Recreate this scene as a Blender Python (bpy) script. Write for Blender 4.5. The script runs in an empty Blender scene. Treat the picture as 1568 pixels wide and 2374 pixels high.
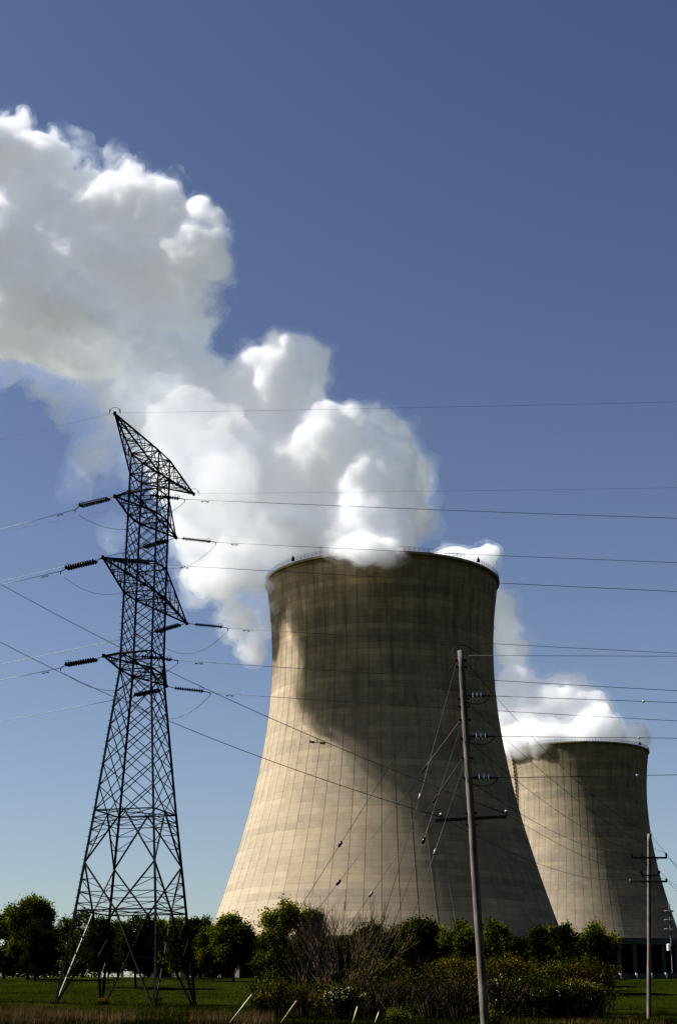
import bpy, bmesh, math, random
import numpy as np
from mathutils import Vector, Matrix, noise
R = math.radians
scene = bpy.context.scene
col = scene.collection
random.seed(7)

# ------------------------------------------------------------------ camera
F_PX, PITCH, CAMZ = 3575.0, R(18.5), 1.6          # focal length in units of a 1568 px wide picture
CX, CY = 784.0, 1186.5
cam_d = bpy.data.cameras.new('camera')
cam = bpy.data.objects.new('camera', cam_d)
col.objects.link(cam)
cam_d.sensor_fit = 'HORIZONTAL'; cam_d.sensor_width = 24.0
cam_d.lens = 24.0 * F_PX / 1568.0
cam_d.clip_end = 20000; cam_d.clip_start = 0.1
cam.location = (0, 0, CAMZ)
cam.rotation_euler = (math.pi / 2 + PITCH, 0, 0)
scene.camera = cam
scene.view_settings.view_transform = 'Standard'
scene.view_settings.look = 'None'
scene.view_settings.exposure = 0
scene.view_settings.use_curve_mapping = True          # contrast of the camera's film response
cmv = scene.view_settings.curve_mapping; cc_ = cmv.curves[3]
for x_, y_ in ((.02, .002), (.05, .013), (.10, .058), (.18, .155), (.35, .41), (.6, .82), (.75, 1.0)): cc_.points.new(x_, y_)
cmv.update()
cy = scene.cycles
cy.max_bounces = 16; cy.diffuse_bounces = 3; cy.glossy_bounces = 2
cy.transmission_bounces = 4; cy.volume_bounces = 8; cy.transparent_max_bounces = 16
cy.use_denoising = True

def sight(px, py):
    """direction (world) in which a surveyed bearing lies"""
    u = (CY - py) / F_PX; x = (px - CX) / F_PX
    return Vector((x, math.cos(PITCH) - u * math.sin(PITCH), math.sin(PITCH) + u * math.cos(PITCH)))
def at(px, py, Y):
    d = sight(px, py)
    return Vector((0, 0, CAMZ)) + d * (Y / d.y)
def at_z(px, py, z):
    d = sight(px, py)
    return Vector((0, 0, CAMZ)) + d * ((z - CAMZ) / d.z)

# ------------------------------------------------------------------ sun and sky
SUN_AZ, SUN_EL = R(-89.0), R(45.0)     # azimuth from +Y, clockwise
sd = Vector((math.sin(SUN_AZ) * math.cos(SUN_EL), math.cos(SUN_AZ) * math.cos(SUN_EL), math.sin(SUN_EL)))
sl = bpy.data.lights.new('sun', 'SUN'); sl.energy = 5.0; sl.angle = R(0.5); sl.color = (1.0, 0.96, 0.90)
so = bpy.data.objects.new('sun', sl); col.objects.link(so)
so.rotation_euler = (-sd).to_track_quat('-Z', 'Y').to_euler()
so.location = (0, 0, 400)
w = bpy.data.worlds.new('World'); scene.world = w; w.use_nodes = True
nt = w.node_tree; bg = nt.nodes['Background']
sky = nt.nodes.new('ShaderNodeTexSky'); sky.sky_type = 'NISHITA'; sky.sun_disc = False
sky.sun_elevation = SUN_EL; sky.sun_rotation = SUN_AZ
sky.air_density = 1.0; sky.dust_density = 0.7; sky.ozone_density = 1.6; sky.altitude = 200
hs = nt.nodes.new('ShaderNodeHueSaturation'); hs.inputs['Saturation'].default_value = .80
hs.inputs['Hue'].default_value = 0.509
nt.links.new(sky.outputs[0], hs.inputs['Color']); nt.links.new(hs.outputs[0], bg.inputs[0])
bg.inputs[1].default_value = 0.078

# ------------------------------------------------------------------ materials
def mat(name):
    m = bpy.data.materials.new(name); m.use_nodes = True
    return m, m.node_tree.nodes, m.node_tree.links, m.node_tree.nodes['Principled BSDF']
def simple(name, c, rough=0.8, metal=0.0, var=0.25, scale=6.0):
    m, n, l, b = mat(name)
    b.inputs['Roughness'].default_value = rough; b.inputs['Metallic'].default_value = metal
    tc = n.new('ShaderNodeTexCoord'); no = n.new('ShaderNodeTexNoise'); no.inputs['Scale'].default_value = scale
    no.inputs['Detail'].default_value = 5
    cr = n.new('ShaderNodeValToRGB')
    cr.color_ramp.elements[0].position = .3; cr.color_ramp.elements[1].position = .7
    cr.color_ramp.elements[0].color = [v * (1 - var) for v in c] + [1]
    cr.color_ramp.elements[1].color = [min(1, v * (1 + var)) for v in c] + [1]
    l.new(tc.outputs['Object'], no.inputs['Vector']); l.new(no.outputs['Fac'], cr.inputs[0]); l.new(cr.outputs[0], b.inputs['Base Color'])
    return m

def tag(o, label=None, cat=None, group=None, kind=None):
    if label: o['label'] = label
    if cat: o['category'] = cat
    if group: o['group'] = group
    if kind: o['kind'] = kind
    return o
def empty(name, loc=(0, 0, 0)):
    o = bpy.data.objects.new(name, None); o.location = loc; col.objects.link(o); return o
def link(name, me, m, parent=None):
    o = bpy.data.objects.new(name, me); col.objects.link(o)
    if m is not None:
        for mm in (m if isinstance(m, (list, tuple)) else [m]): me.materials.append(mm)
    if parent is not None:
        o.parent = parent; o.matrix_parent_inverse = Matrix.Translation(parent.location).inverted()
    return o
def mesh_np(name, verts, faces, smooth=False):
    me = bpy.data.meshes.new(name); me.from_pydata([tuple(v) for v in verts], [], faces)
    if smooth:
        me.polygons.foreach_set('use_smooth', [True] * len(me.polygons))
    me.update(); return me

# ------------------------------------------------------------------ terrain
PROF = [(-200, -2.5), (0, -1.6), (59, .02), (115, .95), (140, 1.6), (190, 4.0), (230, 6.2), (290, 8.6), (400, 11.6), (500, 14.2), (620, 14.6), (780, 20), (900, 26), (1100, 27), (1600, 34), (6000, 60)]
def ground(x, y):
    d = max(-200, y)
    for (a, za), (b, zb) in zip(PROF, PROF[1:]):
        if d <= b:
            t = (d - a) / (b - a); z = za + (zb - za) * t; break
    else: z = 60
    k = max(0, 1 - abs(d - 120) / 110)
    return z + CAMZ - 0.02 * max(-60, min(60, x)) * k
#SPLIT_A
# ------------------------------------------------------------------ mesh builders
class MB:
    """collects shapes and links them as ONE mesh object"""
    def __init__(s): s.v = []; s.f = []; s.mi = []; s.m = 0
    def add(s, vs, fs):
        o = len(s.v); s.v += [tuple(p) for p in vs]; s.f += [tuple(i + o for i in f) for f in fs]; s.mi += [s.m] * len(fs)
    def box(s, c, sx, sy, sz, rot=None):
        c = Vector(c); vs = []
        for x in (-.5, .5):
            for y in (-.5, .5):
                for z in (-.5, .5):
                    p = Vector((x * sx, y * sy, z * sz))
                    if rot is not None: p = rot @ p
                    vs.append(c + p)
        s.add(vs, [(0, 1, 3, 2), (4, 6, 7, 5), (0, 4, 5, 1), (2, 3, 7, 6), (0, 2, 6, 4), (1, 5, 7, 3)])
    def bar(s, p, q, w, w2=None):
        """square steel member from p to q"""
        p = Vector(p); q = Vector(q); d = (q - p)
        if d.length < 1e-6: return
        d.normalize(); up = Vector((0, 0, 1)) if abs(d.z) < .95 else Vector((1, 0, 0))
        a = d.cross(up).normalized() * w * .5; b = d.cross(a).normalized() * (w2 or w) * .5
        vs = [e + i * a + j * b for e in (p, q) for i, j in ((-1, -1), (1, -1), (1, 1), (-1, 1))]
        s.add(vs, [(3, 2, 1, 0), (4, 5, 6, 7)] + [(k, (k + 1) % 4, 4 + (k + 1) % 4, 4 + k) for k in range(4)])
    def tube(s, pts, rad, n=6, cap=True):
        """round tube along points; rad is a number or a list"""
        pts = [Vector(p) for p in pts]; m = len(pts)
        rs = rad if isinstance(rad, (list, tuple)) else [rad] * m
        vs = []; ref = None
        for i, p in enumerate(pts):
            d = (pts[min(i + 1, m - 1)] - pts[max(i - 1, 0)]).normalized()
            if ref is None:
                up = Vector((0, 0, 1)) if abs(d.z) < .9 else Vector((1, 0, 0)); ref = d.cross(up).normalized()
            ref = (ref - d * ref.dot(d)).normalized(); b = d.cross(ref)
            for k in range(n):
                t = 2 * math.pi * k / n; vs.append(p + rs[i] * (math.cos(t) * ref + math.sin(t) * b))
        fs = [(i * n + k, i * n + (k + 1) % n, (i + 1) * n + (k + 1) % n, (i + 1) * n + k) for i in range(m - 1) for k in range(n)]
        if cap: fs += [tuple(range(n))[::-1], tuple(range((m - 1) * n, m * n))]
        s.add(vs, fs)
    def ball(s, c, r, n=8):
        c = Vector(c); pts = []; rr = []
        for i in range(n // 2 + 1):
            t = math.pi * i / (n // 2); pts.append(c + Vector((0, 0, -r * math.cos(t)))); rr.append(max(r * math.sin(t), r * .02))
        s.tube(pts, rr, n)
    def build(s, name, m, parent=None, smooth=False, angle=None):
        me = bpy.data.meshes.new(name); me.from_pydata(s.v, [], s.f)
        me.polygons.foreach_set('material_index', s.mi)
        if smooth: me.polygons.foreach_set('use_smooth', [True] * len(me.polygons))
        me.update()
        return link(name, me, m, parent)

# ------------------------------------------------------------------ more materials
def wood_mat(name, c):
    m, n, l, b = mat(name); b.inputs['Roughness'].default_value = .9
    tc = n.new('ShaderNodeTexCoord'); mp = n.new('ShaderNodeMapping'); mp.inputs['Scale'].default_value = (14, 14, .6)
    no = n.new('ShaderNodeTexNoise'); no.inputs['Scale'].default_value = 1; no.inputs['Detail'].default_value = 7; no.inputs['Roughness'].default_value = .7
    n2 = n.new('ShaderNodeTexNoise'); n2.inputs['Scale'].default_value = 1.6; n2.inputs['Detail'].default_value = 3
    cr = n.new('ShaderNodeValToRGB'); e = cr.color_ramp.elements
    e[0].position = .3; e[0].color = (*[v * .45 for v in c], 1); e[1].position = .68; e[1].color = (*[v * 1.35 for v in c], 1)
    mx = n.new('ShaderNodeMix'); mx.data_type = 'RGBA'; mx.blend_type = 'MULTIPLY'; mx.inputs[0].default_value = .6
    l.new(tc.outputs['Object'], mp.inputs[0]); l.new(mp.outputs[0], no.inputs['Vector']); l.new(no.outputs['Fac'], cr.inputs[0])
    l.new(tc.outputs['Object'], n2.inputs['Vector']); l.new(cr.outputs[0], mx.inputs[6]); l.new(n2.outputs['Fac'], mx.inputs[7])
    mul = n.new('ShaderNodeMix'); mul.data_type = 'RGBA'; mul.blend_type = 'MULTIPLY'; mul.inputs[0].default_value = 1; mul.inputs[7].default_value = (1.5, 1.5, 1.5, 1)
    l.new(mx.outputs[2], mul.inputs[6]); l.new(mul.outputs[2], b.inputs['Base Color'])
    bp = n.new('ShaderNodeBump'); bp.inputs['Strength'].default_value = .6; bp.inputs['Distance'].default_value = .02
    l.new(no.outputs['Fac'], bp.inputs['Height']); l.new(bp.outputs[0], b.inputs['Normal'])
    return m
def leaf_mat(name, dark, light, scale=.5, trans=.3):
    m, n, l, b = mat(name); n.remove(b)
    tc = n.new('ShaderNodeTexCoord'); no = n.new('ShaderNodeTexNoise'); no.inputs['Scale'].default_value = scale
    no.inputs['Detail'].default_value = 4; no.inputs['Roughness'].default_value = .7
    cr = n.new('ShaderNodeValToRGB'); e = cr.color_ramp.elements
    e[0].position = .36; e[0].color = (*dark, 1); e[1].position = .66; e[1].color = (*light, 1)
    l.new(tc.outputs['Object'], no.inputs['Vector']); l.new(no.outputs['Fac'], cr.inputs[0])
    d = n.new('ShaderNodeBsdfDiffuse'); t = n.new('ShaderNodeBsdfTranslucent'); mx = n.new('ShaderNodeMixShader'); mx.inputs[0].default_value = trans
    l.new(cr.outputs[0], d.inputs[0]); l.new(cr.outputs[0], t.inputs[0]); l.new(d.outputs[0], mx.inputs[1]); l.new(t.outputs[0], mx.inputs[2])
    l.new(mx.outputs[0], n['Material Output'].inputs['Surface'])
    return m
def concrete_mat(name, c, ribs=64, lift=2.35, stain=1.0):
    """shell concrete: lift joints, formwork panels, stains running down"""
    m, n, l, b = mat(name); b.inputs['Roughness'].default_value = .95
    def M(op, x, y=None, z=None):
        k = n.new('ShaderNodeMath'); k.operation = op
        for i, v in enumerate((x, y, z)):
            if v is None: continue
            if isinstance(v, (int, float)): k.inputs[i].default_value = v
            else: l.new(v, k.inputs[i])
        return k.outputs[0]
    tc = n.new('ShaderNodeTexCoord'); sp_ = n.new('ShaderNodeSeparateXYZ'); l.new(tc.outputs['Object'], sp_.inputs[0])
    X, Y, Z = sp_.outputs
    u = M('MULTIPLY', M('ADD', M('ARCTAN2', Y, X), math.pi), ribs * 2 / (2 * math.pi)); v = M('DIVIDE', Z, lift)
    fu, fv = M('FLOOR', u), M('FLOOR', v)
    cx = n.new('ShaderNodeCombineXYZ'); l.new(fu, cx.inputs[0]); l.new(fv, cx.inputs[1])
    wn = n.new('ShaderNodeTexWhiteNoise'); wn.noise_dimensions = '2D'; l.new(cx.outputs[0], wn.inputs['Vector'])
    w1 = n.new('ShaderNodeTexWhiteNoise'); w1.noise_dimensions = '1D'; l.new(fv, w1.inputs['W'])
    ang = n.new('ShaderNodeCombineXYZ'); l.new(M('MULTIPLY', u, .8), ang.inputs[0]); l.new(M('DIVIDE', Z, 26.0), ang.inputs[1])
    st = n.new('ShaderNodeTexNoise'); st.inputs['Scale'].default_value = 1; st.inputs['Detail'].default_value = 6; st.inputs['Roughness'].default_value = .65
    l.new(ang.outputs[0], st.inputs['Vector'])
    bn = n.new('ShaderNodeCombineXYZ'); l.new(M('MULTIPLY', u, .06), bn.inputs[0]); l.new(M('DIVIDE', M('FLOOR', M('DIVIDE', Z, lift)), 2.3), bn.inputs[1])
    bd = n.new('ShaderNodeTexNoise'); bd.inputs['Scale'].default_value = 1; bd.inputs['Detail'].default_value = 2; l.new(bn.outputs[0], bd.inputs['Vector'])
    fine = n.new('ShaderNodeTexNoise'); fine.inputs['Scale'].default_value = .5; fine.inputs['Detail'].default_value = 8; fine.inputs['Roughness'].default_value = .75
    l.new(tc.outputs['Object'], fine.inputs['Vector'])
    hv = M('FRACT', v); ju = M('FRACT', u)
    jl = M('LESS_THAN', hv, .10); jv = M('LESS_THAN', M('FRACT', M('MULTIPLY', u, .5)), .02)
    up = n.new('ShaderNodeMapRange'); up.inputs['From Min'].default_value = 60; up.inputs['From Max'].default_value = 150; up.inputs['To Min'].default_value = .25; up.inputs['To Max'].default_value = 1.0
    l.new(Z, up.inputs[0])
    # blotchy strength of the joints
    jn = n.new('ShaderNodeTexNoise'); jn.inputs['Scale'].default_value = .09; jn.inputs['Detail'].default_value = 4; l.new(tc.outputs['Object'], jn.inputs['Vector'])
    js = M('MULTIPLY', M('ADD', M('MULTIPLY', jn.outputs['Fac'], .34), -.06), 1.0)
    val = M('MULTIPLY_ADD', wn.outputs['Value'], .10, .92)
    val = M('MULTIPLY', val, M('MULTIPLY_ADD', w1.outputs['Value'], .11, .93))
    val = M('MULTIPLY', val, M('MULTIPLY_ADD', bd.outputs['Fac'], .55, .72))
    val = M('MULTIPLY', val, M('MULTIPLY_ADD', fine.outputs['Fac'], .22, .88))
    streak = M('MULTIPLY', M('MAXIMUM', M('SUBTRACT', .56, st.outputs['Fac']), 0.0), M('MULTIPLY', up.outputs[0], 1.1 * stain))
    val = M('MULTIPLY', val, M('SUBTRACT', 1.0, streak))
    val = M('MULTIPLY', val, M('SUBTRACT', 1.0, M('MULTIPLY', jl, js)))
    val = M('MULTIPLY', val, M('SUBTRACT', 1.0, M('MULTIPLY', jv, M('MULTIPLY', js, M('MULTIPLY_ADD', up.outputs[0], .5, .6)))))
    hue = n.new('ShaderNodeMix'); hue.data_type = 'RGBA'; hue.inputs[6].default_value = (c[0] * .93, c[1] * .98, c[2] * 1.05, 1); hue.inputs[7].default_value = (c[0] * 1.08, c[1], c[2] * .9, 1)
    l.new(bd.outputs['Fac'], hue.inputs[0])
    sc = n.new('ShaderNodeVectorMath'); sc.operation = 'SCALE'; l.new(hue.outputs[2], sc.inputs[0]); l.new(val, sc.inputs['Scale'])
    l.new(sc.outputs[0], b.inputs['Base Color'])
    return m
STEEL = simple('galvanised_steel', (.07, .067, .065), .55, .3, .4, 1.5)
STEEL_L = simple('galvanised_brace_sunlit_leg', (.15, .15, .15), .5, .4, .35, 1.5)  # paler steel: sunlight painted into two pylon legs; also plain arm braces
WIRE = simple('aluminium_wire', (.16, .16, .16), .45, .5, .1)
DARKWIRE = simple('dark_wire', (.045, .045, .045), .6, .2, .1)
PORC = simple('dark_porcelain', (.03, .026, .028), .25, 0, .2)
PORC_L = simple('grey_porcelain', (.30, .31, .34), .2, 0, .2)
RUST = simple('rusty_iron', (.10, .05, .035), .8, .2, .3)
WOOD = wood_mat('weathered_pole', (.23, .205, .185))
WOODARM = wood_mat('dark_arm', (.13, .11, .10))
YELLOW = simple('yellow_plastic', (.62, .52, .27), .5, 0, .08, 3)
PALEY = simple('pale_plastic', (.68, .66, .56), .5, 0, .08, 3)
WHITE = simple('white_paint', (.7, .7, .7), .5, 0, .08)
CONC = concrete_mat('shell_concrete', (.45, .38, .288))
CONC2 = concrete_mat('shell_concrete_far', (.42, .362, .28), stain=.8)
BEAM = simple('grey_concrete', (.20, .19, .185), .95, 0, .2, .3)
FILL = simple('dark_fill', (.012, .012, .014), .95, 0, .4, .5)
BARK = simple('bark', (.06, .045, .038), .95, 0, .4, 3)
TWIG = simple('bare_twigs', (.19, .15, .125), .95, 0, .35, 2)
BRAMBLE = simple('bramble_stems', (.15, .115, .108), .95, 0, .45, 1.5)

# ------------------------------------------------------------------ ground
gv = []; gf = []
gys = [-200, -100, -40] + [4.0 * i for i in range(0, 80)] + [320 + 20 * i for i in range(1, 50)] + [1500, 2200, 3500, 6000]
gxs = [-4000, -2000, -1000, -500, -300, -200, -150] + [-120 + 4.0 * i for i in range(61)] + [150, 200, 300, 500, 1000, 2000, 4000]
for y in gys:
    for x in gxs:
        h = noise.fractal(Vector((x * .05, y * .05, 0)), 1, 2, 4) * .18 if 20 < y < 320 and abs(x) < 125 else 0
        gv.append((x, y, ground(x, y) + h))
nx = len(gxs)
for i in range(len(gys) - 1):
    for j in range(nx - 1):
        k = i * nx + j; gf.append((k, k + 1, k + 1 + nx, k + nx))
gm, n, l, b = mat('meadow'); b.inputs['Roughness'].default_value = 1; b.inputs['Specular IOR Level'].default_value = 0
tc = n.new('ShaderNodeTexCoord'); mp = n.new('ShaderNodeMapping'); mp.inputs['Scale'].default_value = (1, .35, 1)
n1 = n.new('ShaderNodeTexNoise'); n1.inputs['Scale'].default_value = .12; n1.inputs['Detail'].default_value = 8; n1.inputs['Roughness'].default_value = .7
n2 = n.new('ShaderNodeTexNoise'); n2.inputs['Scale'].default_value = 2.5; n2.inputs['Detail'].default_value = 6; n2.inputs['Roughness'].default_value = .8
c1 = n.new('ShaderNodeValToRGB'); e = c1.color_ramp.elements
e[0].position = .35; e[0].color = (.046, .052, .019, 1); e[1].position = .7; e[1].color = (.072, .078, .026, 1)
c2 = n.new('ShaderNodeValToRGB'); e = c2.color_ramp.elements
e[0].position = .3; e[0].color = (.4, .4, .4, 1); e[1].position = .7; e[1].color = (1.5, 1.5, 1.4, 1)
mx = n.new('ShaderNodeMix'); mx.data_type = 'RGBA'; mx.blend_type = 'MULTIPLY'; mx.inputs[0].default_value = 1
l.new(tc.outputs['Object'], mp.inputs[0]); l.new(mp.outputs[0], n1.inputs['Vector']); l.new(tc.outputs['Object'], n2.inputs['Vector'])
l.new(n1.outputs['Fac'], c1.inputs[0]); l.new(n2.outputs['Fac'], c2.inputs[0]); l.new(c1.outputs[0], mx.inputs[6]); l.new(c2.outputs[0], mx.inputs[7])
l.new(mx.outputs[2], b.inputs['Base Color'])
tag(link('ground', mesh_np('ground', gv, gf, True), gm), kind='structure')

# ------------------------------------------------------------------ cooling towers
RT, ZT, BL, BU, ZR = 42.0, 131.97 + CAMZ, 89.84, 85.0, 162.87 + CAMZ
def shell_r(z):
    b = BL if z < ZT else BU
    return RT * math.sqrt(1 + ((z - ZT) / b) ** 2)
T1 = (575.7 * math.sin(R(1.672)), 575.7 * math.cos(R(1.672)))
T2 = (975.2 * math.sin(R(8.755)), 975.2 * math.cos(R(8.755)))

# ------------------------------------------------------------------ steam
def steam_mesh(name, blobs, lo, hi, vox, levels, warp=(60, 9), lumps=((24, 9, 1), (10, 6, 0), (5, 3.2, 0)), fine=(18, 4.5, 7), smooth=5.0):
    """closed surfaces (one per level) round a union of balls, roughened by 3-D noise"""
    tmp_me = bpy.data.meshes.new('tmp'); ob = bpy.data.objects.new('tmp', tmp_me); col.objects.link(ob)
    ng = bpy.data.node_groups.new('tmp', 'GeometryNodeTree')
    ng.interface.new_socket('Geometry', in_out='OUTPUT', socket_type='NodeSocketGeometry')
    N, L = ng.nodes, ng.links
    def node(t, **k):
        n = N.new(t)
        for a, b in k.items(): setattr(n, a, b)
        return n
    out = node('NodeGroupOutput'); vc = node('GeometryNodeVolumeCube'); v2m = node('GeometryNodeVolumeToMesh')
    pos = node('GeometryNodeInputPosition')
    wn = node('ShaderNodeTexNoise'); wn.inputs['Scale'].default_value = 1.0 / warp[0]; wn.inputs['Detail'].default_value = 2
    L.new(pos.outputs[0], wn.inputs['Vector'])
    sb = node('ShaderNodeVectorMath', operation='SUBTRACT'); sb.inputs[1].default_value = (.5, .5, .5)
    L.new(wn.outputs['Color'], sb.inputs[0])
    sc = node('ShaderNodeVectorMath', operation='SCALE'); sc.inputs['Scale'].default_value = warp[1] * 2
    L.new(sb.outputs[0], sc.inputs[0])
    ad = node('ShaderNodeVectorMath', operation='ADD'); L.new(pos.outputs[0], ad.inputs[0]); L.new(sc.outputs[0], ad.inputs[1])
    cur = None
    for (c, r) in blobs:
        di = node('ShaderNodeVectorMath', operation='DISTANCE'); L.new(ad.outputs[0], di.inputs[0]); di.inputs[1].default_value = tuple(c)
        su = node('ShaderNodeMath', operation='SUBTRACT'); L.new(di.outputs['Value'], su.inputs[0]); su.inputs[1].default_value = r
        if cur is None: cur = su.outputs[0]
        else:
            sm = node('ShaderNodeMath', operation='SMOOTH_MIN'); L.new(cur, sm.inputs[0]); L.new(su.outputs[0], sm.inputs[1]); sm.inputs[2].default_value = smooth
            cur = sm.outputs[0]
    def add(a, b_sock, k):
        m = node('ShaderNodeMath', operation='MULTIPLY_ADD'); L.new(b_sock, m.inputs[0]); m.inputs[1].default_value = k; L.new(a, m.inputs[2])
        return m.outputs[0]
    mean = 0
    for size, amp, sm_ in lumps:
        vo = node('ShaderNodeTexVoronoi', feature='SMOOTH_F1' if sm_ else 'F1'); vo.inputs['Scale'].default_value = 1.0 / size
        if sm_: vo.inputs['Smoothness'].default_value = .2
        L.new(ad.outputs[0], vo.inputs['Vector'])
        cur = add(cur, vo.outputs['Distance'], amp); mean += amp * .6
    fn = node('ShaderNodeTexNoise'); fn.inputs['Scale'].default_value = 1 / fine[0]; fn.inputs['Detail'].default_value = fine[2]; fn.inputs['Roughness'].default_value = .62
    L.new(pos.outputs[0], fn.inputs['Vector'])
    cur = add(cur, fn.outputs['Fac'], fine[1] * 4); mean += fine[1] * 2
    neg = node('ShaderNodeMath', operation='SUBTRACT'); neg.inputs[0].default_value = mean + 20; L.new(cur, neg.inputs[1])
    L.new(neg.outputs[0], vc.inputs['Density'])
    vc.inputs['Background'].default_value = 0
    vc.inputs['Min'].default_value = lo; vc.inputs['Max'].default_value = hi
    for a, i in (('Resolution X', 0), ('Resolution Y', 1), ('Resolution Z', 2)):
        vc.inputs[a].default_value = max(8, int((hi[i] - lo[i]) / vox))
    L.new(vc.outputs[0], v2m.inputs['Volume'])
    L.new(v2m.outputs[0], out.inputs[0])
    md = ob.modifiers.new('g', 'NODES'); md.node_group = ng
    res = []
    for k, lv in enumerate(levels):
        v2m.inputs['Threshold'].default_value = 20.0 - lv
        ob.update_tag(); bpy.context.view_layer.update()
        dg = bpy.context.evaluated_depsgraph_get()
        me = bpy.data.meshes.new_from_object(ob.evaluated_get(dg))
        me.name = name; me.materials.clear()
        me.polygons.foreach_set('use_smooth', [True] * len(me.polygons))
        res.append(me); print(name, lv, len(me.vertices), len(me.polygons))
    bpy.data.objects.remove(ob); bpy.data.node_groups.remove(ng)
    return res
SCATTER_GLOW = .033  # faint glow of the steam itself, standing in for light scattered inside it
def steam_mat(name, dens, g=0.0, holes=None):
    m, n, l, b = mat(name); n.remove(b)
    v = n.new('ShaderNodeVolumePrincipled'); v.inputs['Emission Strength'].default_value = SCATTER_GLOW * dens; v.inputs['Emission Color'].default_value = (.9, .94, 1, 1); v.inputs['Density'].default_value = dens; v.inputs['Anisotropy'].default_value = g
    v.inputs['Color'].default_value = (1, 1, 1, 1)
    l.new(v.outputs[0], n['Material Output'].inputs['Volume'])
    if holes:
        size, a, b_ = holes
        tc = n.new('ShaderNodeTexCoord'); no = n.new('ShaderNodeTexNoise'); no.inputs['Scale'].default_value = 1 / size
        no.inputs['Detail'].default_value = 6; no.inputs['Roughness'].default_value = .6; no.inputs['Distortion'].default_value = .4
        mr = n.new('ShaderNodeMapRange'); mr.inputs['From Min'].default_value = a; mr.inputs['From Max'].default_value = b_
        mr.inputs['To Max'].default_value = dens
        l.new(tc.outputs['Object'], no.inputs['Vector']); l.new(no.outputs['Fac'], mr.inputs[0]); l.new(mr.outputs[0], v.inputs['Density'])
    else: m.cycles.homogeneous_volume = True
    return m
def blobs_of(lst, Y0):
    out = []
    for b in lst:
        px, py, r = b[:3]; dy = b[3] if len(b) > 3 else 0
        p = at(px, py, Y0 + dy)
        out.append((p, r * (p.y * math.cos(PITCH) + (p.z - CAMZ) * math.sin(PITCH)) / F_PX))
    return out
def box_of(bl, m):
    lo = [min(p[i] - r for p, r in bl) - m for i in range(3)]; hi = [max(p[i] + r for p, r in bl) + m for i in range(3)]
    return lo, hi
YT = T1[1]
dense1 = [(850, 1222, 98, -22), (795, 1262, 46, -26), (850, 1272, 36, -38), (898, 1254, 42, -32), (925, 1180, 52, -8), (720, 1225, 92, -8), (860, 1150, 95, -20), (862, 1284, 27, -46), (822, 1279, 20, -46), (900, 1276, 20, -44), (870, 1100, 95, 0), (950, 1110, 38, 15), (915, 1030, 45, 10), (760, 1070, 125, -10),
 (880, 1000, 45), (820, 1010, 55), (650, 1090, 135), (640, 872, 72, -15), (705, 862, 55, -10), (590, 905, 60, -10), (650, 960, 100), (550, 985, 105), (480, 955, 80), (560, 1160, 75, 10), (640, 1220, 70, 5),
 (475, 870, 40), (435, 790, 42), (466, 735, 8), (460, 770, 20), (395, 860, 80, -5), (400, 745, 65), (430, 585, 75, -15), (470, 565, 40, -15), (440, 520, 45), (335, 510, 90, -10), (300, 450, 40, -10), (310, 630, 110), (210, 570, 120), (200, 720, 125), (120, 610, 140), (55, 400, 80, 0), (20, 345, 55), (95, 385, 45), (170, 430, 45), (60, 510, 100), (50, 700, 115), (0, 600, 150), (-60, 400, 100), (-60, 600, 150), (-60, 730, 85), (120, 790, 50), (300, 790, 65)]
thin1 = [(40, 830, 66), (-30, 840, 66), (110, 860, 60), (160, 830, 70), (180, 940, 40), (250, 880, 90), (330, 950, 90), (200, 850, 80), (400, 1010, 100), (250, 1000, 50), (470, 1090, 95), (330, 1060, 60), (220, 1080, 48), (200, 1130, 26), (480, 1200, 90, -5), (560, 1260, 85, -15), (590, 1330, 52, 10), (600, 1430, 44, 12), (570, 1260, 60, 10), (600, 1380, 40, 10), (280, 1240, 30), (560, 1150, 90, 5), (640, 1250, 60, 0), (950, 1090, 55, 10), (960, 1170, 42, 5), (160, 330, 18), (280, 380, 30)]
def plume(root, nm, blobs, vox, levels, Y0, mats, kw={}):
    bl = blobs_of(blobs, Y0); lo, hi = box_of(bl, 8)
    lo[0] = max(lo[0], -185)
    ms = steam_mesh(nm, bl, lo, hi, vox, levels, **kw)
    out = []
    for k, (me, m) in enumerate(zip(ms, mats)):
        me.name = nm if k == 0 else 'veil'
        o = link(nm if k == 0 else 'veil', me, m, root)
        if root is None: root = o
        out.append(o)
    return out
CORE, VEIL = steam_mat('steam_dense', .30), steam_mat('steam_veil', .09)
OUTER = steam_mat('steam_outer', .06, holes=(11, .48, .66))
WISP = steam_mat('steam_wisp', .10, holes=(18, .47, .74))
hazy1 = [(420, 1030, 95, -25), (500, 1120, 95, -35), (525, 1200, 62, -40), (360, 960, 85, -15), (400, 1100, 60, -30), (550, 1290, 42, -40), (500, 1230, 45, -40), (470, 1000, 85, -30)]
shade1 = [(440, 1230, 34, -35), (520, 1330, 58, -42), (560, 1335, 40, -40), (560, 1420, 34, -40), (545, 1400, 34, -42), (580, 1480, 18, -36), (480, 1370, 26, -40), (450, 1290, 30, -40)]
sp = plume(None, 'steam_plume', dense1, 1.1, (0, 1.3, 3.6), YT, (CORE, VEIL, OUTER))[0]
tag(sp, 'thick white steam plume rising from the near cooling tower and drifting up left', 'steam')
plume(sp, 'wisp', thin1, 1.8, (3,), YT, (WISP,))
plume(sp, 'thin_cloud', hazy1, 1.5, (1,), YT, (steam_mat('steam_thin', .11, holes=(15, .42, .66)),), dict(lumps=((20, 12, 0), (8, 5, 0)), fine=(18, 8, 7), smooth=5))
plume(sp, 'wisp', shade1, 1.1, (0, 4), YT, (steam_mat('steam_torn', .11), steam_mat('steam_torn_veil', .06, holes=(9, .42, .62))), dict(warp=(30, 7), lumps=((11, 8, 0), (5, 4, 0)), fine=(13, 8, 7), smooth=3))
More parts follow.
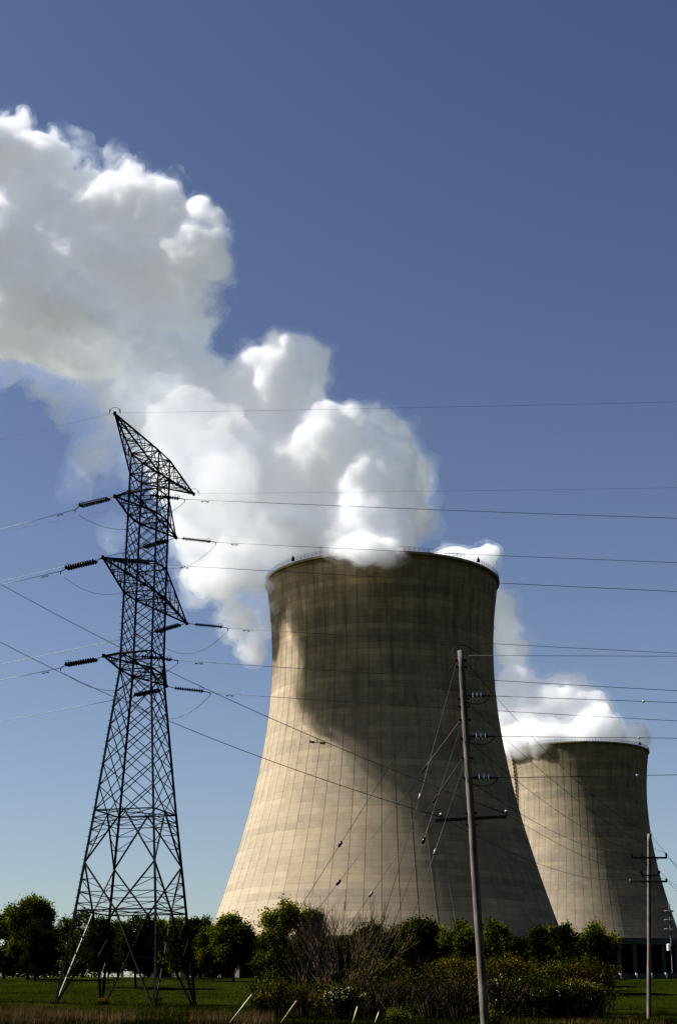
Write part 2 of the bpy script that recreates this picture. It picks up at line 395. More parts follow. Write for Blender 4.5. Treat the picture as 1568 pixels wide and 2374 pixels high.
dense2 = [(1425, 1722, 42, 0), (1455, 1714, 22), (1466, 1692, 12), (1350, 1712, 48), (1290, 1710, 40, -20), (1240, 1714, 36, -22), (1195, 1716, 32, -14), (1385, 1702, 46, -20), (1340, 1706, 42, -22), (1300, 1660, 60, 0), (1400, 1668, 30), (1340, 1640, 40), (1352, 1606, 14), (1270, 1660, 62), (1300, 1608, 20), (1200, 1680, 60), (1205, 1600, 48),
 (1190, 1540, 32), (1205, 1500, 18), (1170, 1480, 36), (1150, 1430, 30), (1158, 1388, 15), (1120, 1400, 40), (1090, 1330, 38), (1062, 1284, 20), (1035, 1290, 22), (1120, 1300, 12), (1000, 1330, 40), (900, 1350, 60)]
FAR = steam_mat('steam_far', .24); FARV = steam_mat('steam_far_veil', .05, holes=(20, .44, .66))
sp2 = plume(None, 'steam_plume', dense2, 2.0, (1.5, 5), T2[1] - 5, (FAR, FARV), dict(warp=(70, 10), lumps=((30, 10, 1), (12, 6, 0)), fine=(26, 5, 5), smooth=8))[0]
tag(sp2, 'softer grey white steam plume leaving the farther cooling tower and passing behind the near one', 'steam')
#SPLIT_B
# ------------------------------------------------------------------ the towers themselves
def cooling_tower(T, zroof, grade, label, cm, ring_r, ladder=None):
    mb = MB(); NS = 256; nz = 64
    zb = zroof - 3
    def ring(rf, z): return [(rf * math.cos(j * 2 * math.pi / NS), rf * math.sin(j * 2 * math.pi / NS), z) for j in range(NS)]
    prof = [(shell_r(zb + (ZR - .9 - zb) * k / nz), zb + (ZR - .9 - zb) * k / nz) for k in range(nz + 1)]
    prof += [(shell_r(ZR) + .55, ZR - .9), (shell_r(ZR) + .55, ZR), (shell_r(ZR) - .9, ZR)]
    prof += [(shell_r(zb + (ZR - 1 - zb) * k / 24) - .9, zb + (ZR - 1 - zb) * k / 24) for k in range(24, -1, -1)]
    vs = []; fs = []
    for r, z in prof: vs += ring(r, z)
    for k in range(len(prof) - 1):
        for j in range(NS):
            a_, b_ = k * NS + j, k * NS + (j + 1) % NS; fs.append((a_, b_, b_ + NS, a_ + NS))
    mb.add(vs, fs)
    for j in range(64):                                   # meridional ribs
        t = (j + .5) * 2 * math.pi / 64; ct, st = math.cos(t), math.sin(t); h = .10
        vs = []
        for k in range(41):
            z = zb + (ZR - 1.2 - zb) * k / 40; r = shell_r(z)
            for rr, s_ in ((r - .1, -h), (r + .06, -h), (r + .06, h), (r - .1, h)): vs.append((rr * ct - s_ * st, rr * st + s_ * ct, z))
        mb.add(vs, [(4 * k + q, 4 * k + q + 1, 4 * k + q + 5, 4 * k + q + 4) for k in range(40) for q in range(3)])
    t_ = mb.build('cooling_tower', cm, None, smooth=False)
    sm = [len(p.vertices) == 4 and i < (nz) * NS for i, p in enumerate(t_.data.polygons)]
    t_.data.polygons.foreach_set('use_smooth', sm)
    t_.location = (T[0], T[1], 0)
    tag(t_, label, 'cooling tower', 'hyperboloid cooling towers of the power plant')
    O = Vector((T[0], T[1], 0))
    def pol(r, t, z): return O + Vector((r * math.cos(t), r * math.sin(t), z))
    # railing round the rim
    mb = MB(); rr = shell_r(ZR) + .35
    for j in range(160):
        t = j * 2 * math.pi / 160; mb.bar(pol(rr, t, ZR), pol(rr, t, ZR + 1.7), .09)
    for h in (.6, 1.15, 1.7):
        mb.tube([pol(rr, j * 2 * math.pi / 120, ZR + h) for j in range(121)], .05, 4, False)
    mb.build('railing', BEAM, t_)
    for px_ in (-.74, .77):                               # warning lights on the rim
        mb = MB(); p = pol(rr + .3, -math.pi / 2 + math.asin(px_), ZR + 1.0); mb.box(p, .9, .9, 1.1); mb.box(p + Vector((0, 0, .9)), .5, .5, .8)
        mb.build('warning_light', STEEL, t_)
    # ring roof over the fill, with fascia
    mb = MB(); r_in = shell_r(zroof) - .5; R_ = ring_r
    prof = [(r_in, zroof + .6), (R_, zroof), (R_, zroof - 3.6), (R_ - 1.0, zroof - 3.6), (R_ - 1.0, zroof - 1), (r_in, zroof - .6)]
    vs = []; fs = []; NS = 144
    for r, z in prof: vs += [pol(r, j * 2 * math.pi / NS, z) for j in range(NS)]
    for k in range(len(prof) - 1):
        for j in range(NS):
            a_, b_ = k * NS + j, k * NS + (j + 1) % NS; fs.append((a_, b_, b_ + NS, a_ + NS))
    mb.add(vs, fs); mb.build('ring_roof', BEAM, t_)
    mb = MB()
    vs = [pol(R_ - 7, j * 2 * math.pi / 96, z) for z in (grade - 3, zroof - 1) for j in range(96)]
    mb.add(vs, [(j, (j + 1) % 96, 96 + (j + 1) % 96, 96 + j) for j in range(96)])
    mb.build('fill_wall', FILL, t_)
    base = None
    NC = 54
    for j in range(NC):
        t = j * 2 * math.pi / NC + .03
        if base is None:
            mb = MB(); mb.box((0, 0, 0), 1.5, 2.3, 1.0)
            base = mb.build('column', BEAM, t_); o = base
        else:
            o = base.copy(); col.objects.link(o)
        h = zroof - 3.6 - grade + 3
        o.location = pol(R_ - 1.1, t, grade - 3 + h / 2); o.scale = (1, 1, h); o.rotation_euler = (0, 0, t)
    if ladder:
        mb = MB()
        for s_ in (-.5, .5):
            pts = []
            for k in range(31):
                z = ladder[1] + (ZR - ladder[1]) * k / 30; r = shell_r(z) + .9; pts.append(pol(r, ladder[0] + s_ / r, z))
            mb.tube(pts, .16, 4)
        for k in range(60):
            z = ladder[1] + (ZR - ladder[1]) * k / 60; r = shell_r(z) + .9
            mb.bar(pol(r, ladder[0] - .6 / r, z), pol(r, ladder[0] + .6 / r, z), .16)
            if k % 3 == 0: mb.box(pol(r + .2, ladder[0], z), 1.3, 1.3, .3)
        mb.build('ladder', RUST, t_)
    return t_
cooling_tower(T1, 29.2, 14.2 + CAMZ, 'large nearer concrete cooling tower in front with shadow patches on its shell', CONC, 75)
cooling_tower(T2, 49.0, 25.5 + CAMZ, 'smaller looking farther concrete cooling tower partly hidden behind the nearer one', CONC2, 78, (R(-90 - 68), 118))

# ------------------------------------------------------------------ lattice pylon
P0 = Vector((-18.05, 139.0, 0)); YAW = R(15.2)
AX = Vector((math.sin(YAW), math.cos(YAW), 0)); BX = Vector((math.cos(YAW), -math.sin(YAW), 0))
HS = [(1.0, 4.55), (9.58, 3.68), (13.63, 3.25), (18.2, 2.76), (31.0, 1.52), (50, 1.43), (52.1, 1.40)]
def hs(z):
    for (a_, ha), (b_, hb) in zip(HS, HS[1:]):
        if z <= b_ or b_ == 52.1: return ha + (hb - ha) * (z - a_) / (b_ - a_)
def cn(sa, sb, z): return P0 + AX * sa * hs(z) + BX * sb * hs(z) + Vector((0, 0, z + CAMZ))
pyl = empty('transmission_pylon', (P0.x, P0.y, ground(P0.x, P0.y)))
tag(pyl, 'tall dark steel lattice pylon with six crossarms and a slanted ground wire peak', 'pylon')
FEET = {(-1, -1): (129.1, 2327), (-1, 1): (357.7, 2347), (1, -1): (236, 2343), (1, 1): (454, 2348)}
feet = {}
for (sa, sb), (fx, fy) in FEET.items():
    c_ = cn(sa, sb, 1.5); f_ = at(fx, fy, c_.y); feet[(sa, sb)] = f_
    mb = MB(); zs = [z for z, h in HS[1:]]
    pts = [f_] + [cn(sa, sb, z) for z in zs]
    for p, q, ww in zip(pts, pts[1:], (.19, .19, .18, .17, .15, .12)): mb.bar(p, q, ww)
    mb.box(f_ + Vector((0, 0, -.15)), .7, .7, .6)
    lg = mb.build('leg', STEEL_L if (sa, sb) in ((-1, -1), (-1, 1)) else STEEL, pyl)  # near legs take the paler steel, sunlight put into their colour
faces = [((-1, -1), (-1, 1)), ((1, -1), (1, 1)), ((-1, -1), (1, -1)), ((-1, 1), (1, 1))]
Z1, Z2, Z3 = 9.58, 13.63, 18.2
for c0, c1 in faces:
    mb = MB(); W1, W2 = .11, .065
    m1 = (cn(*c0, Z1) + cn(*c1, Z1)) / 2; m3 = (cn(*c0, Z3) + cn(*c1, Z3)) / 2
    mb.bar(cn(*c0, Z1), cn(*c1, Z1), .09); mb.bar(cn(*c0, Z3), cn(*c1, Z3), .09)
    for c_ in (c0, c1):
        mb.bar(feet[c_], m1, .13); mb.bar(cn(*c_, Z2), m1, W1); mb.bar(cn(*c_, Z2), m3, W1)
        # redundant members
        f_, t1 = feet[c_], cn(*c_, Z1)
        for k, (ta, tb) in enumerate(((.28, .3), (.52, .54), (.76, .72))):
            p = f_.lerp(t1, ta); q = f_.lerp(m1, tb); mb.bar(p, q, .05)
            mb.bar(q, f_.lerp(t1, (.52, .76, .98)[k]), .05)
        k2 = cn(*c_, Z2)
        for ta in (.35, .62, .85):
            mb.bar(k2.lerp(t1, ta), k2.lerp(m1, ta), .05)
            mb.bar(k2.lerp(t1, ta), k2.lerp(m1, min(1, ta + .2)), .045)
        t3 = cn(*c_, Z3)
        for ta in (.35, .62, .85):
            mb.bar(k2.lerp(t3, ta), k2.lerp(m3, ta), .05)
            mb.bar(k2.lerp(t3, ta), k2.lerp(m3, min(1, ta + .2)), .045)
        for za, zb_ in ((Z1 + 1.9, Z1 + 1.9), ):
            pass
    h_ = Z1 + 1.55
    mb.bar(cn(*c0, h_), cn(*c1, h_), .05)
    h_ = Z3 - 1.0
    mb.bar(cn(*c0, h_), cn(*c1, h_), .05)
    # double lattice, tapering body
    z = Z3; lv = [Z3]
    while z < 30.2: z += hs(z) * .78; lv.append(z)
    lv[-1] = 31.0
    for i in range(len(lv) - 1):
        j = min(i + 2, len(lv) - 1)
        mb.bar(cn(*c0, lv[i]), cn(*c1, lv[j]), .06); mb.bar(cn(*c1, lv[i]), cn(*c0, lv[j]), .06)
    mz = lv[1]
    mb.bar(m3, cn(*c0, mz), .06); mb.bar(m3, cn(*c1, mz), .06)
    # straight upper body
    lv = [31.0 + 1.05 * i for i in range(21)]; lv[-1] = 52.1
    for i in range(len(lv) - 1):
        j = min(i + 2, len(lv) - 1)
        mb.bar(cn(*c0, lv[i]), cn(*c1, lv[j]), .05); mb.bar(cn(*c1, lv[i]), cn(*c0, lv[j]), .05)
    for zz in (31, 32.6, 38.3, 41.1, 45.9, 48.3, 50, 52.1):
        mb.bar(cn(*c0, zz), cn(*c1, zz), .09)
    mb.build('lattice_panel', STEEL, pyl)
for zz in (Z1, Z3, 31, 38.3, 45.9, 50, 52.1):
    mb = MB(); mb.bar(cn(-1, -1, zz), cn(1, 1, zz), .06); mb.bar(cn(-1, 1, zz), cn(1, -1, zz), .06); mb.build('diaphragm', STEEL, pyl)
TIPS = {}
ARMS = [(52.1, 50.0, (266, 958), (449, 1145)), (45.9, 48.3, (266, 1150), (408, 1246)), (38.3, 41.1, (238, 1292), (433, 1445)), (31.0, 32.6, (240, 1520), (386, 1590))]
for k, (za, zb_, lp, rp) in enumerate(ARMS):
    for sa, pp in ((-1, lp), (1, rp)):
        tip = at_z(pp[0], pp[1], za + CAMZ); TIPS[(k, sa)] = tip
        mb = MB(); n_ = max(3, int((tip - cn(sa, 0, za)).length / 1.6))
        lo_ = [cn(sa, -1, za), cn(sa, 1, za)]; up_ = [cn(sa, -1, zb_), cn(sa, 1, zb_)]
        for c_ in lo_: mb.bar(c_, tip, .11)
        for c_ in up_: mb.bar(c_, tip, .10)
        if k:   # chords run on through the body
            for sb in (-1, 1): mb.bar(cn(sa, sb, za), cn(-sa, sb, za), .1)
        for i in range(n_):
            t0, t1 = i / n_, (i + 1) / n_
            P = lambda c_, t: c_.lerp(tip, t)
            for sb in (0, 1):
                mb.bar(P(lo_[sb], t0), P(up_[sb], t0), .05)
                mb.bar(P(lo_[sb], t0) if i % 2 else P(up_[sb], t0), P(up_[sb], t1) if i % 2 else P(lo_[sb], t1), .05)
            mb.bar(P(lo_[0], t0), P(lo_[1], t0), .05); mb.bar(P(lo_[i % 2], t0), P(lo_[1 - i % 2], t1), .05)
            mb.bar(P(up_[0], t0), P(up_[1], t0), .05); mb.bar(P(up_[i % 2], t0), P(up_[1 - i % 2], t1), .045)
        mb.box(tip, .22, .22, .3)
        o = mb.build('crossarm', STEEL, pyl)
        if k == 0:
            mb = MB()
            mb.tube([tip + Vector((.45 * math.cos(t), 0, .1 + .5 * math.sin(t))) for t in [math.pi * q / 10 for q in range(11)]], .02, 4)
            mb.bar(tip + Vector((-.5, 0, 0)), tip + Vector((-.45, 0, .4)), .05); mb.bar(tip + Vector((.5, 0, 0)), tip + Vector((.45, 0, .4)), .05)
            mb.build('wire_clamp', STEEL, pyl)
        print('tip', k, sa, [round(v, 1) for v in tip - P0])
# climbing pegs on the left leg and a small platform
mb = MB()
for i in range(70):
    z = 3.5 + i * .65; p = cn(-1, -1, min(z, 50)); mb.bar(p, p - BX * .28, .035)
mb.build('climbing_pegs', STEEL, pyl)

# ------------------------------------------------------------------ conductors
def para(p, q, b_, n_=16, ext=0.0):
    """points of a hanging wire from p through q with curvature b_; ext lengthens it beyond q"""
    p = Vector(p); q = Vector(q); h = Vector((q.x - p.x, q.y - p.y, 0)); L_ = h.length; h.normalize()
    a_ = (q.z - p.z) / L_ - b_ * L_
    tot = L_ + ext
    return [p + h * (tot * i / n_) + Vector((0, 0, a_ * (tot * i / n_) + b_ * (tot * i / n_) ** 2)) for i in range(n_ + 1)]
def on_plane(px_, py_, p, az):
    """point on the vertical plane through p with compass bearing az that bears (px,py)"""
    nrm = Vector((math.cos(az), -math.sin(az), 0)); d = sight(px_, py_); o = Vector((0, 0, CAMZ))
    return o + d * ((p - o).dot(nrm) / d.dot(nrm))
def insulator(p, q, ndisc, r, rad, label, group, double=0.0, m=None, ring=True):
    """string of discs from p to q"""
    p = Vector(p); q = Vector(q); d = (q - p).normalized(); side = d.cross(Vector((0, 0, 1))).normalized()
    root = empty('insulator_string', tuple(p)); tag(root, label, 'insulator', group)
    offs = (-double / 2, double / 2) if double else (0,)
    for of in offs:
        mb = MB(); a_ = p + side * of; b_ = q + side * of; L_ = (q - p).length
        pts = []; rs = []
        for i in range(ndisc):
            t0 = L_ * (i + .15) / ndisc; t1 = L_ * (i + .5) / ndisc; t2 = L_ * (i + .9) / ndisc
            pts += [a_ + d * t0, a_ + d * t1, a_ + d * (t1 + .01), a_ + d * t2]; rs += [r * .2, r * 1.1, r * 1.05, r * .2]
        mb.tube(pts, rs, 10); mb.build('disc_stack', m or PORC, root)
    mb = MB()
    if double:
        mb.bar(p - side * .3, p + side * .3, .07); mb.bar(q - side * .3, q + side * .3, .07)
    else: mb.ball(p, .06); mb.ball(q, .06)
    if ring:
        c_ = q - d * .15 + Vector((0, 0, .12))
        mb.tube([c_ + Vector((0, 0, 1)) * .26 * math.sin(t) + side.cross(Vector((0, 0, 1))) * .14 * math.cos(t) + side * .22 * math.cos(t) for t in [2 * math.pi * k / 14 for k in range(15)]], .018, 4, False)
    mb.build('end_fitting', STEEL, root)
    return root
ORD = {0: 'topmost', 1: 'upper', 2: 'middle', 3: 'lower'}
AZL, AZR = R(-62), R(100)
LEFT = {(1, -1): ((360, 1157), (251, 1157 + 0), None)}
# surveyed ends of each string and of its wire: (string start, string end, clamp, wire at the frame edge)
LSTR = {(1, -1): ((251, 1156), (186, 1172), (174, 1181), (0, 1227)), (2, -1): ((221, 1301), (154, 1317), (141, 1324), (0, 1356)), (3, -1): ((222, 1529), (154, 1541), (141, 1548), (0, 1577)),
        (1, 1): ((387, 1253), (334, 1268), (322, 1272), (0, 1348)), (2, 1): ((416, 1448), (361, 1464), (349, 1468), (0, 1540)), (3, 1): ((369, 1600), (314, 1611), (302, 1615), (0, 1673))}
RSTR = {(1, -1): ((347, 1148), (414, 1155), (428, 1157), (1568, 1201)), (2, -1): ((260, 1297), (345, 1305), (378, 1309), (1568, 1371)), (3, -1): ((328, 1521), (396, 1529), (412, 1531), (1568, 1601)),
        (1, 1): ((423, 1248), (487, 1255), (500, 1257), (1568, 1304)), (2, 1): ((452, 1447), (514, 1453), (528, 1456), (1568, 1514)), (3, 1): ((405, 1595), (470, 1602), (487, 1606), (1568, 1671))}
def damper(p, d):
    mb = MB(); d = d.normalized(); c_ = p - Vector((0, 0, .16))
    mb.bar(p, c_, .03); mb.bar(c_ - d * .28, c_ + d * .28, .02)
    mb.bar(c_ - d * .34, c_ - d * .16, .08); mb.bar(c_ + d * .34, c_ + d * .16, .08)
    return mb
CLAMP = {}
for side_, TAB, az in (('left', LSTR, AZL), ('right', RSTR, AZR)):
    for (k, sa), (s0, s1, cl, ed) in TAB.items():
        tip = TIPS[(k, sa)]; where = 'long near' if sa < 0 else 'far'
        a_ = on_plane(*s0, tip, az); b_ = on_plane(*s1, tip, az); c_ = on_plane(*cl, tip, az); e_ = on_plane(*ed, tip, az)
        o = insulator(a_, b_, 12, .17, 0, '%s black disc insulator string pulling %s at the %s %s crossarm tip' % ('double' if side_ == 'left' else 'single', side_, ORD[k], 'near' if sa < 0 else 'far'),
                      'insulator strings on the steel pylon', .36 if side_ == 'left' else 0)
        mb = MB(); mb.bar(tip, a_, .05); mb.bar(b_, c_, .06); mb.bar(c_, c_ - Vector((0, 0, .25)), .06); mb.build('link_rod', STEEL, o)
        pts = para(c_, e_, .00016, 24, 130 if side_ == 'left' else 160)
        mb = MB(); mb.tube(pts, .022, 5)
        wv = mb.build('power_line', WIRE, None, True)
        tag(wv, 'thin steel grey conductor running %s from the %s %s crossarm of the pylon' % (side_, ORD[k], 'near' if sa < 0 else 'far'), 'power line', 'conductors strung from the steel pylon')
        dd = (pts[2] - pts[0]).normalized(); dm = damper(c_ + dd * 1.9 * (1 if side_ == 'right' else .9), dd); dm.build('vibration_damper', STEEL, wv)
        CLAMP[(k, sa, side_)] = c_ - Vector((0, 0, .25))
    for sa, ed in ((-1, (0, 1018) if side_ == 'left' else (1568, 931)), (1, (0, 1233) if side_ == 'left' else (1568, 1130))):
        tip = TIPS[(0, sa)]; e_ = on_plane(*ed, tip, az)
        pts = para(tip + Vector((0, 0, .05)), e_, .0001, 24, 130); mb = MB(); mb.tube(pts, .010, 4)
        wv = mb.build('ground_wire', WIRE, None, True)
        tag(wv, 'very thin ground wire running %s from the %s tip of the pylon peak' % (side_, 'raised near' if sa < 0 else 'lower far'), 'power line', 'ground wires strung from the pylon peaks')
for (k, sa) in LSTR:
    a_ = CLAMP[(k, sa, 'left')]; b_ = CLAMP[(k, sa, 'right')]; L_ = (b_ - a_).length
    sag = 2.1
    pts = [a_.lerp(b_, i / 20) - Vector((0, 0, sag * 4 * (i / 20) * (1 - i / 20))) for i in range(21)]
    mb = MB(); mb.tube(pts, .018, 5)
    tag(mb.build('jumper_cable', WIRE, None, True), 'slack jumper cable looping under the tip of the %s %s crossarm' % (ORD[k], 'near' if sa < 0 else 'far'), 'cable', 'jumper loops on the steel pylon')

# ------------------------------------------------------------------ wooden poles
def pole(base, top, r0, r1, label, m=WOOD):
    mb = MB(); base = Vector(base); top = Vector(top)
    base = base - (top - base).normalized() * .8
    n_ = 22; pts = [base.lerp(top, i / n_) + Vector((noise.noise(Vector((i * .37, label.__len__(), 0))) * .02, 0, 0)) for i in range(n_ + 1)]
    rs = [r0 + (r1 - r0) * i / n_ for i in range(n_ + 1)]
    mb.tube(pts, rs, 14)
    o = mb.build('utility_pole', m, None, True)
    # flat sawn top
    tag(o, label, 'utility pole', 'wooden utility poles')
    return o
Y1 = 57.0
base1 = at(1124, 2386, Y1); top1 = at(1066, 1508, Y1)
base1.z = min(base1.z, ground(base1.x, base1.y))
pl = pole(base1, top1, .158, .112, 'thick weathered wooden pole with guy wires standing before the near cooling tower')
def on_pole(y): return at(1066 + (y - 1508) * (58 / 878.0), y, Y1)
mb = MB()
c_ = on_pole(1896); mb.box(c_ + Vector((.0, .2, 0)), 2.62, .09, .10, Matrix.Rotation(R(-3.0), 3, 'Y'))
arm = mb.build('crossarm', WOODARM, pl)
ends = [at(1022, 1898, Y1 + .2), at(1173, 1891, Y1 + .2)]
for s_, e_ in zip((-1, 1), ends):
    mb = MB(); mb.tube([e_, e_ + Vector((0, 0, .1)), e_ + Vector((0, 0, .11)), e_ + Vector((0, 0, .2)), e_ + Vector((0, 0, .22))], [.03, .03, .07, .06, .02], 8); mb.build('pin_insulator', PORC_L, arm, True)
    mb = MB(); mb.bar(c_ + Vector((s_ * .55, .12, .03)), c_ + Vector((0, .1, -.55)), .035, .01); mb.build('arm_brace', STEEL_L, pl)
for y in (1530, 1546, 1620, 1638, 1668, 1712, 1758, 1803, 1885, 1912):
    mb = MB(); p = on_pole(y); mb.bar(p + Vector((-.19, 0, 0)), p + Vector((.19, 0, 0)), .035); mb.box(p + Vector((-.19, 0, 0)), .03, .08, .08); mb.box(p + Vector((.19, 0, 0)), .03, .08, .08)
    mb.build('through_bolt', RUST, pl)
mb = MB(); p = on_pole(1512)     # wire bow over the pole top
mb.tube([p + Vector((-.33 + .9 * i / 12, -.05, .02 + .25 * math.sin(math.pi * (i / 12) ** .8))) for i in range(13)], .012, 5); mb.build('ground_wire_bow', DARKWIRE, pl)
# a row of line posts on the right: three bell insulators each
INS = []
for (y, x0, x1, xw, yw, xb, nm) in ((1612, 1086, 1118, 1568, 1628.6, 1490, 'top'), (1706, 1094, 1128, 1568, 1711, 1480, 'middle'), (1802, 1100, 1136, 1568, 1796, 1476, 'bottom')):
    a_ = at(x0 + 4, y + 1, Y1); b_ = at(x1, y + 1, Y1)
    o = insulator(a_, b_, 3, .155, 0, 'short string of three shiny grey bell insulators, %s one on the near wooden pole' % nm, 'bell insulators on the near wooden pole', 0, PORC_L, False)
    mb = MB(); mb.bar(on_pole(y), a_, .04); mb.build('end_rod', RUST, o)
    mb = MB(); mb.tube([b_, b_ + Vector((.28, 0, 0))], .02, 5); mb.build('end_rod', RUST, o)
    w_ = b_ + Vector((.28, 0, 0)); e_ = at(xw, yw, Y1)
    mb = MB(); mb.tube(para(w_, e_, .0002, 24, 60), .0095, 4)
    wr = mb.build('distribution_wire', WIRE, None, True); tag(wr, 'thin wire with a small white ball running right from the %s bell insulator' % nm, 'wire', 'thin wires running right from the near wooden pole')
    mb = MB(); mb.ball(at(xb, y + (yw - y) * (xb - x1) / (1568 - x1), Y1), .055); mb.build('marker_ball', WHITE, wr, True)
    pts = [w_.lerp(on_pole(y + 14), i / 12) + Vector((0, 0, -.22 * math.sin(math.pi * (i / 12) ** .7))) for i in range(13)]
    mb = MB(); mb.tube(pts, .012, 5); mb.build('jumper', DARKWIRE, o)
mb = MB(); mb.tube(para(at(1083, 1519, Y1), at(1568, 1521, Y1), .0002, 24, 60), .008, 4)
tag(mb.build('distribution_wire', WIRE, None, True), 'thin wire running right from the very top of the near wooden pole', 'wire', 'thin wires running right from the near wooden pole')
# guy wires with strain insulators and plastic guards
GUY = [((1060, 1527), (788, 1957), (516, 2389), 60, 0, 'longest guy wire, from the pole top to the anchor farthest left'),
       ((1071, 1664), (784, 2046), (519, 2389), 60, PALEY, 'guy wire from the upper pole to the pale guard tube farthest left'),
       ((1073, 1755), (859, 2073), (639, 2389), 60, YELLOW, 'guy wire from the lower pole ending in the second yellow guard from the left'),
       ((1060, 1527), (972.6, 1846), (811, 2391), 55, YELLOW, 'steep guy wire from the pole top ending in the third yellow guard'),
       ((1073, 1667), (981, 1948.5), (824, 2391), 55, 0, 'steep guy wire without a guard between the two right yellow guards'),
       ((1079, 1759), (1007.6, 1974.6), (862, 2391), 55, YELLOW, 'steep guy wire ending in the yellow guard nearest the wooden pole')]
GT = {1: (567, 2306), 2: (686, 2320), 3: (829.4, 2337), 5: (878, 2349)}
for i, (p0, pi, p2, Ya, gm_, lab) in enumerate(GUY):
    a_ = at(*p0, Y1); c_ = at(*p2, Ya)
    zg = ground(c_.x, c_.y)
    fr = (pi[1] - p0[1]) / (p2[1] - p0[1]); m_ = at(*pi, Y1 + (Ya - Y1) * fr)
    if c_.z > zg: c_ = m_ + (c_ - m_) * ((m_.z - zg + .05) / (m_.z - c_.z))
    mb = MB(); mb.tube([a_, m_, c_], .0085, 4)
    g = mb.build('guy_wire', DARKWIRE if i in (0,) else WIRE, None, True); tag(g, lab, 'guy wire', 'guy wires of the near wooden pole')
    mb = MB(); dd = (m_ - c_).normalized(); mb.tube([m_ - dd * .12, m_ - dd * .1, m_ + dd * .1, m_ + dd * .12], [.02, .05, .05, .02], 8)
    mb.build('strain_insulator', PORC_L if i in (2, 3, 5) else PORC, g, True)
    if i in (1, 2):
        t_ = m_.lerp(a_, .67); mb = MB(); mb.tube([t_ - dd * .02, t_ + dd * .3], [.03, .03], 6); mb.build('turnbuckle', RUST, g)
        mb = MB(); mb.tube([t_ + dd * .3, a_], .016, 5); mb.build('guy_rod', STEEL, g)
    if gm_:
        gt = GT[i]; frg = (gt[1] - pi[1]) / (p2[1] - pi[1]); t_ = m_.lerp(c_, frg)
        mb = MB(); mb.tube([c_ + (t_ - c_).normalized() * .3, t_], .028, 8); mb.build('guard', gm_, g, True)

# second pole, with crossarms, on the meadow
Y3 = 112.0
p3 = at(1503, 2362, Y3); p3.z = ground(p3.x, p3.y)
pl3 = pole(p3, at(1503, 1933, Y3), .165, .12, 'wooden pole with two long crossarms standing in the grass at right')
mb = MB(); mb.tube([at(1507, 1940, Y3), at(1507, 1932, Y3)], .07, 8); mb.build('pin_insulator', PORC_L, pl3)
for (xa, xb, y, w_) in ((1461, 1545, 1988.5, .11), (1487, 1524, 2029.5, .09), (1459, 1545, 2043.5, .12)):
    a_, b_ = at(xa, y, Y3 - .2), at(xb, y, Y3 - .2)
    mb = MB(); mb.bar(a_, b_, w_); ar = mb.build('crossarm', WOODARM if y < 2040 else WOOD, pl3)
    posts = {1988.5: ((1463, 1978), (1487, 1978), (1543, 1977)), 2029.5: ((1484, 2017), (1528, 2019)), 2043.5: ((1460, 2037), (1543, 2037))}[y]
    for (px_, py_) in posts:
        q = at(px_, py_, Y3 - .2); r_ = at(min(max(px_, xa + 1), xb - 1), y, Y3 - .2)
        mb = MB(); mb.tube([r_, r_.lerp(q, .4), r_.lerp(q, .8), q], [.04, .07, .075, .03], 8)
        mb.build('pin_insulator', PORC_L if px_ in (1460, 1543) and y > 2040 else PORC, ar)
for (xa, ya, xb, yb) in ((1482, 1990, 1500, 2006), (1525, 1990, 1507, 2006), (1488, 2046, 1500, 2054), (1522, 2046, 1507, 2055)):
    mb = MB(); mb.bar(at(xa, ya, Y3 - .2), at(xb, yb, Y3 - .2), .04); mb.build('arm_brace', STEEL_L, pl3)
# third pole far right, with a transformer can
Y4 = 285.0
p4 = at(1558.5, 2266, Y4); p4.z = min(p4.z, ground(p4.x, p4.y))
pl4 = pole(p4, at(1550, 2095.5, Y4), .17, .13, 'distant thin wooden pole carrying a white transformer can at far right')
for y in (2112.5, 2133, 2154.5):
    for xa, xb in ((1538, 1549), (1552, 1560)):
        mb = MB(); a_, b_ = at(xa, y, Y4), at(xb, y - .5, Y4); mb.tube([a_, a_.lerp(b_, .3), a_.lerp(b_, .7), b_], [.12, .2, .18, .08], 6)
        mb.build('line_post_insulator', PORC_L, pl4)
mb = MB(); c_ = at(1548.5, 2196, Y4 - .4); mb.tube([c_ + Vector((0, 0, -.62)), c_ + Vector((0, 0, -.6)), c_ + Vector((0, 0, .5)), c_ + Vector((0, 0, .6))], [.3, .36, .36, .2], 10); mb.build('transformer_can', WHITE, pl4)
mb = MB(); mb.bar(at(1543, 2204, Y4 - .3), at(1566, 2204, Y4 - .3), .12); mb.build('crossarm', WOOD, pl4)

# wires between the wooden poles
def sagwire(a_, b_, sag, r, label, name='distribution_wire', m=DARKWIRE, group='wires strung between the wooden poles'):
    pts = [a_.lerp(b_, i / 28) - Vector((0, 0, sag * 4 * (i / 28) * (1 - i / 28))) for i in range(29)]
    mb = MB(); mb.tube(pts, r, 4); return tag(mb.build(name, m, None, True), label, 'wire', group)
sagwire(at(1069, 1522, Y1), at(1505, 1933, Y3), .9, .009, 'wire going down from the near pole top to the top of the pole with crossarms')
sagwire(at(1080, 1626, Y1), at(1543, 1978, Y3 - .2), .8, .009, 'wire going down from the top bell insulator to the right end of the upper crossarm')
sagwire(at(1087, 1718, Y1), at(1487, 1978, Y3 - .2), .7, .009, 'wire going down from the middle bell insulator to the middle pin of the upper crossarm')
sagwire(at(1096, 1816, Y1), at(1463, 1978, Y3 - .2), .7, .009, 'wire going down from the bottom bell insulator to the left pin of the upper crossarm')
sagwire(at(1173, 1887, Y1 + .2), at(1543, 2037, Y3 - .2), .6, .008, 'wire between the right ends of the near crossarm and the lowest far crossarm')
sagwire(at(1022, 1894, Y1 + .2), at(1460, 2037, Y3 - .2), .8, .008, 'wire between the left ends of the near crossarm and the lowest far crossarm')
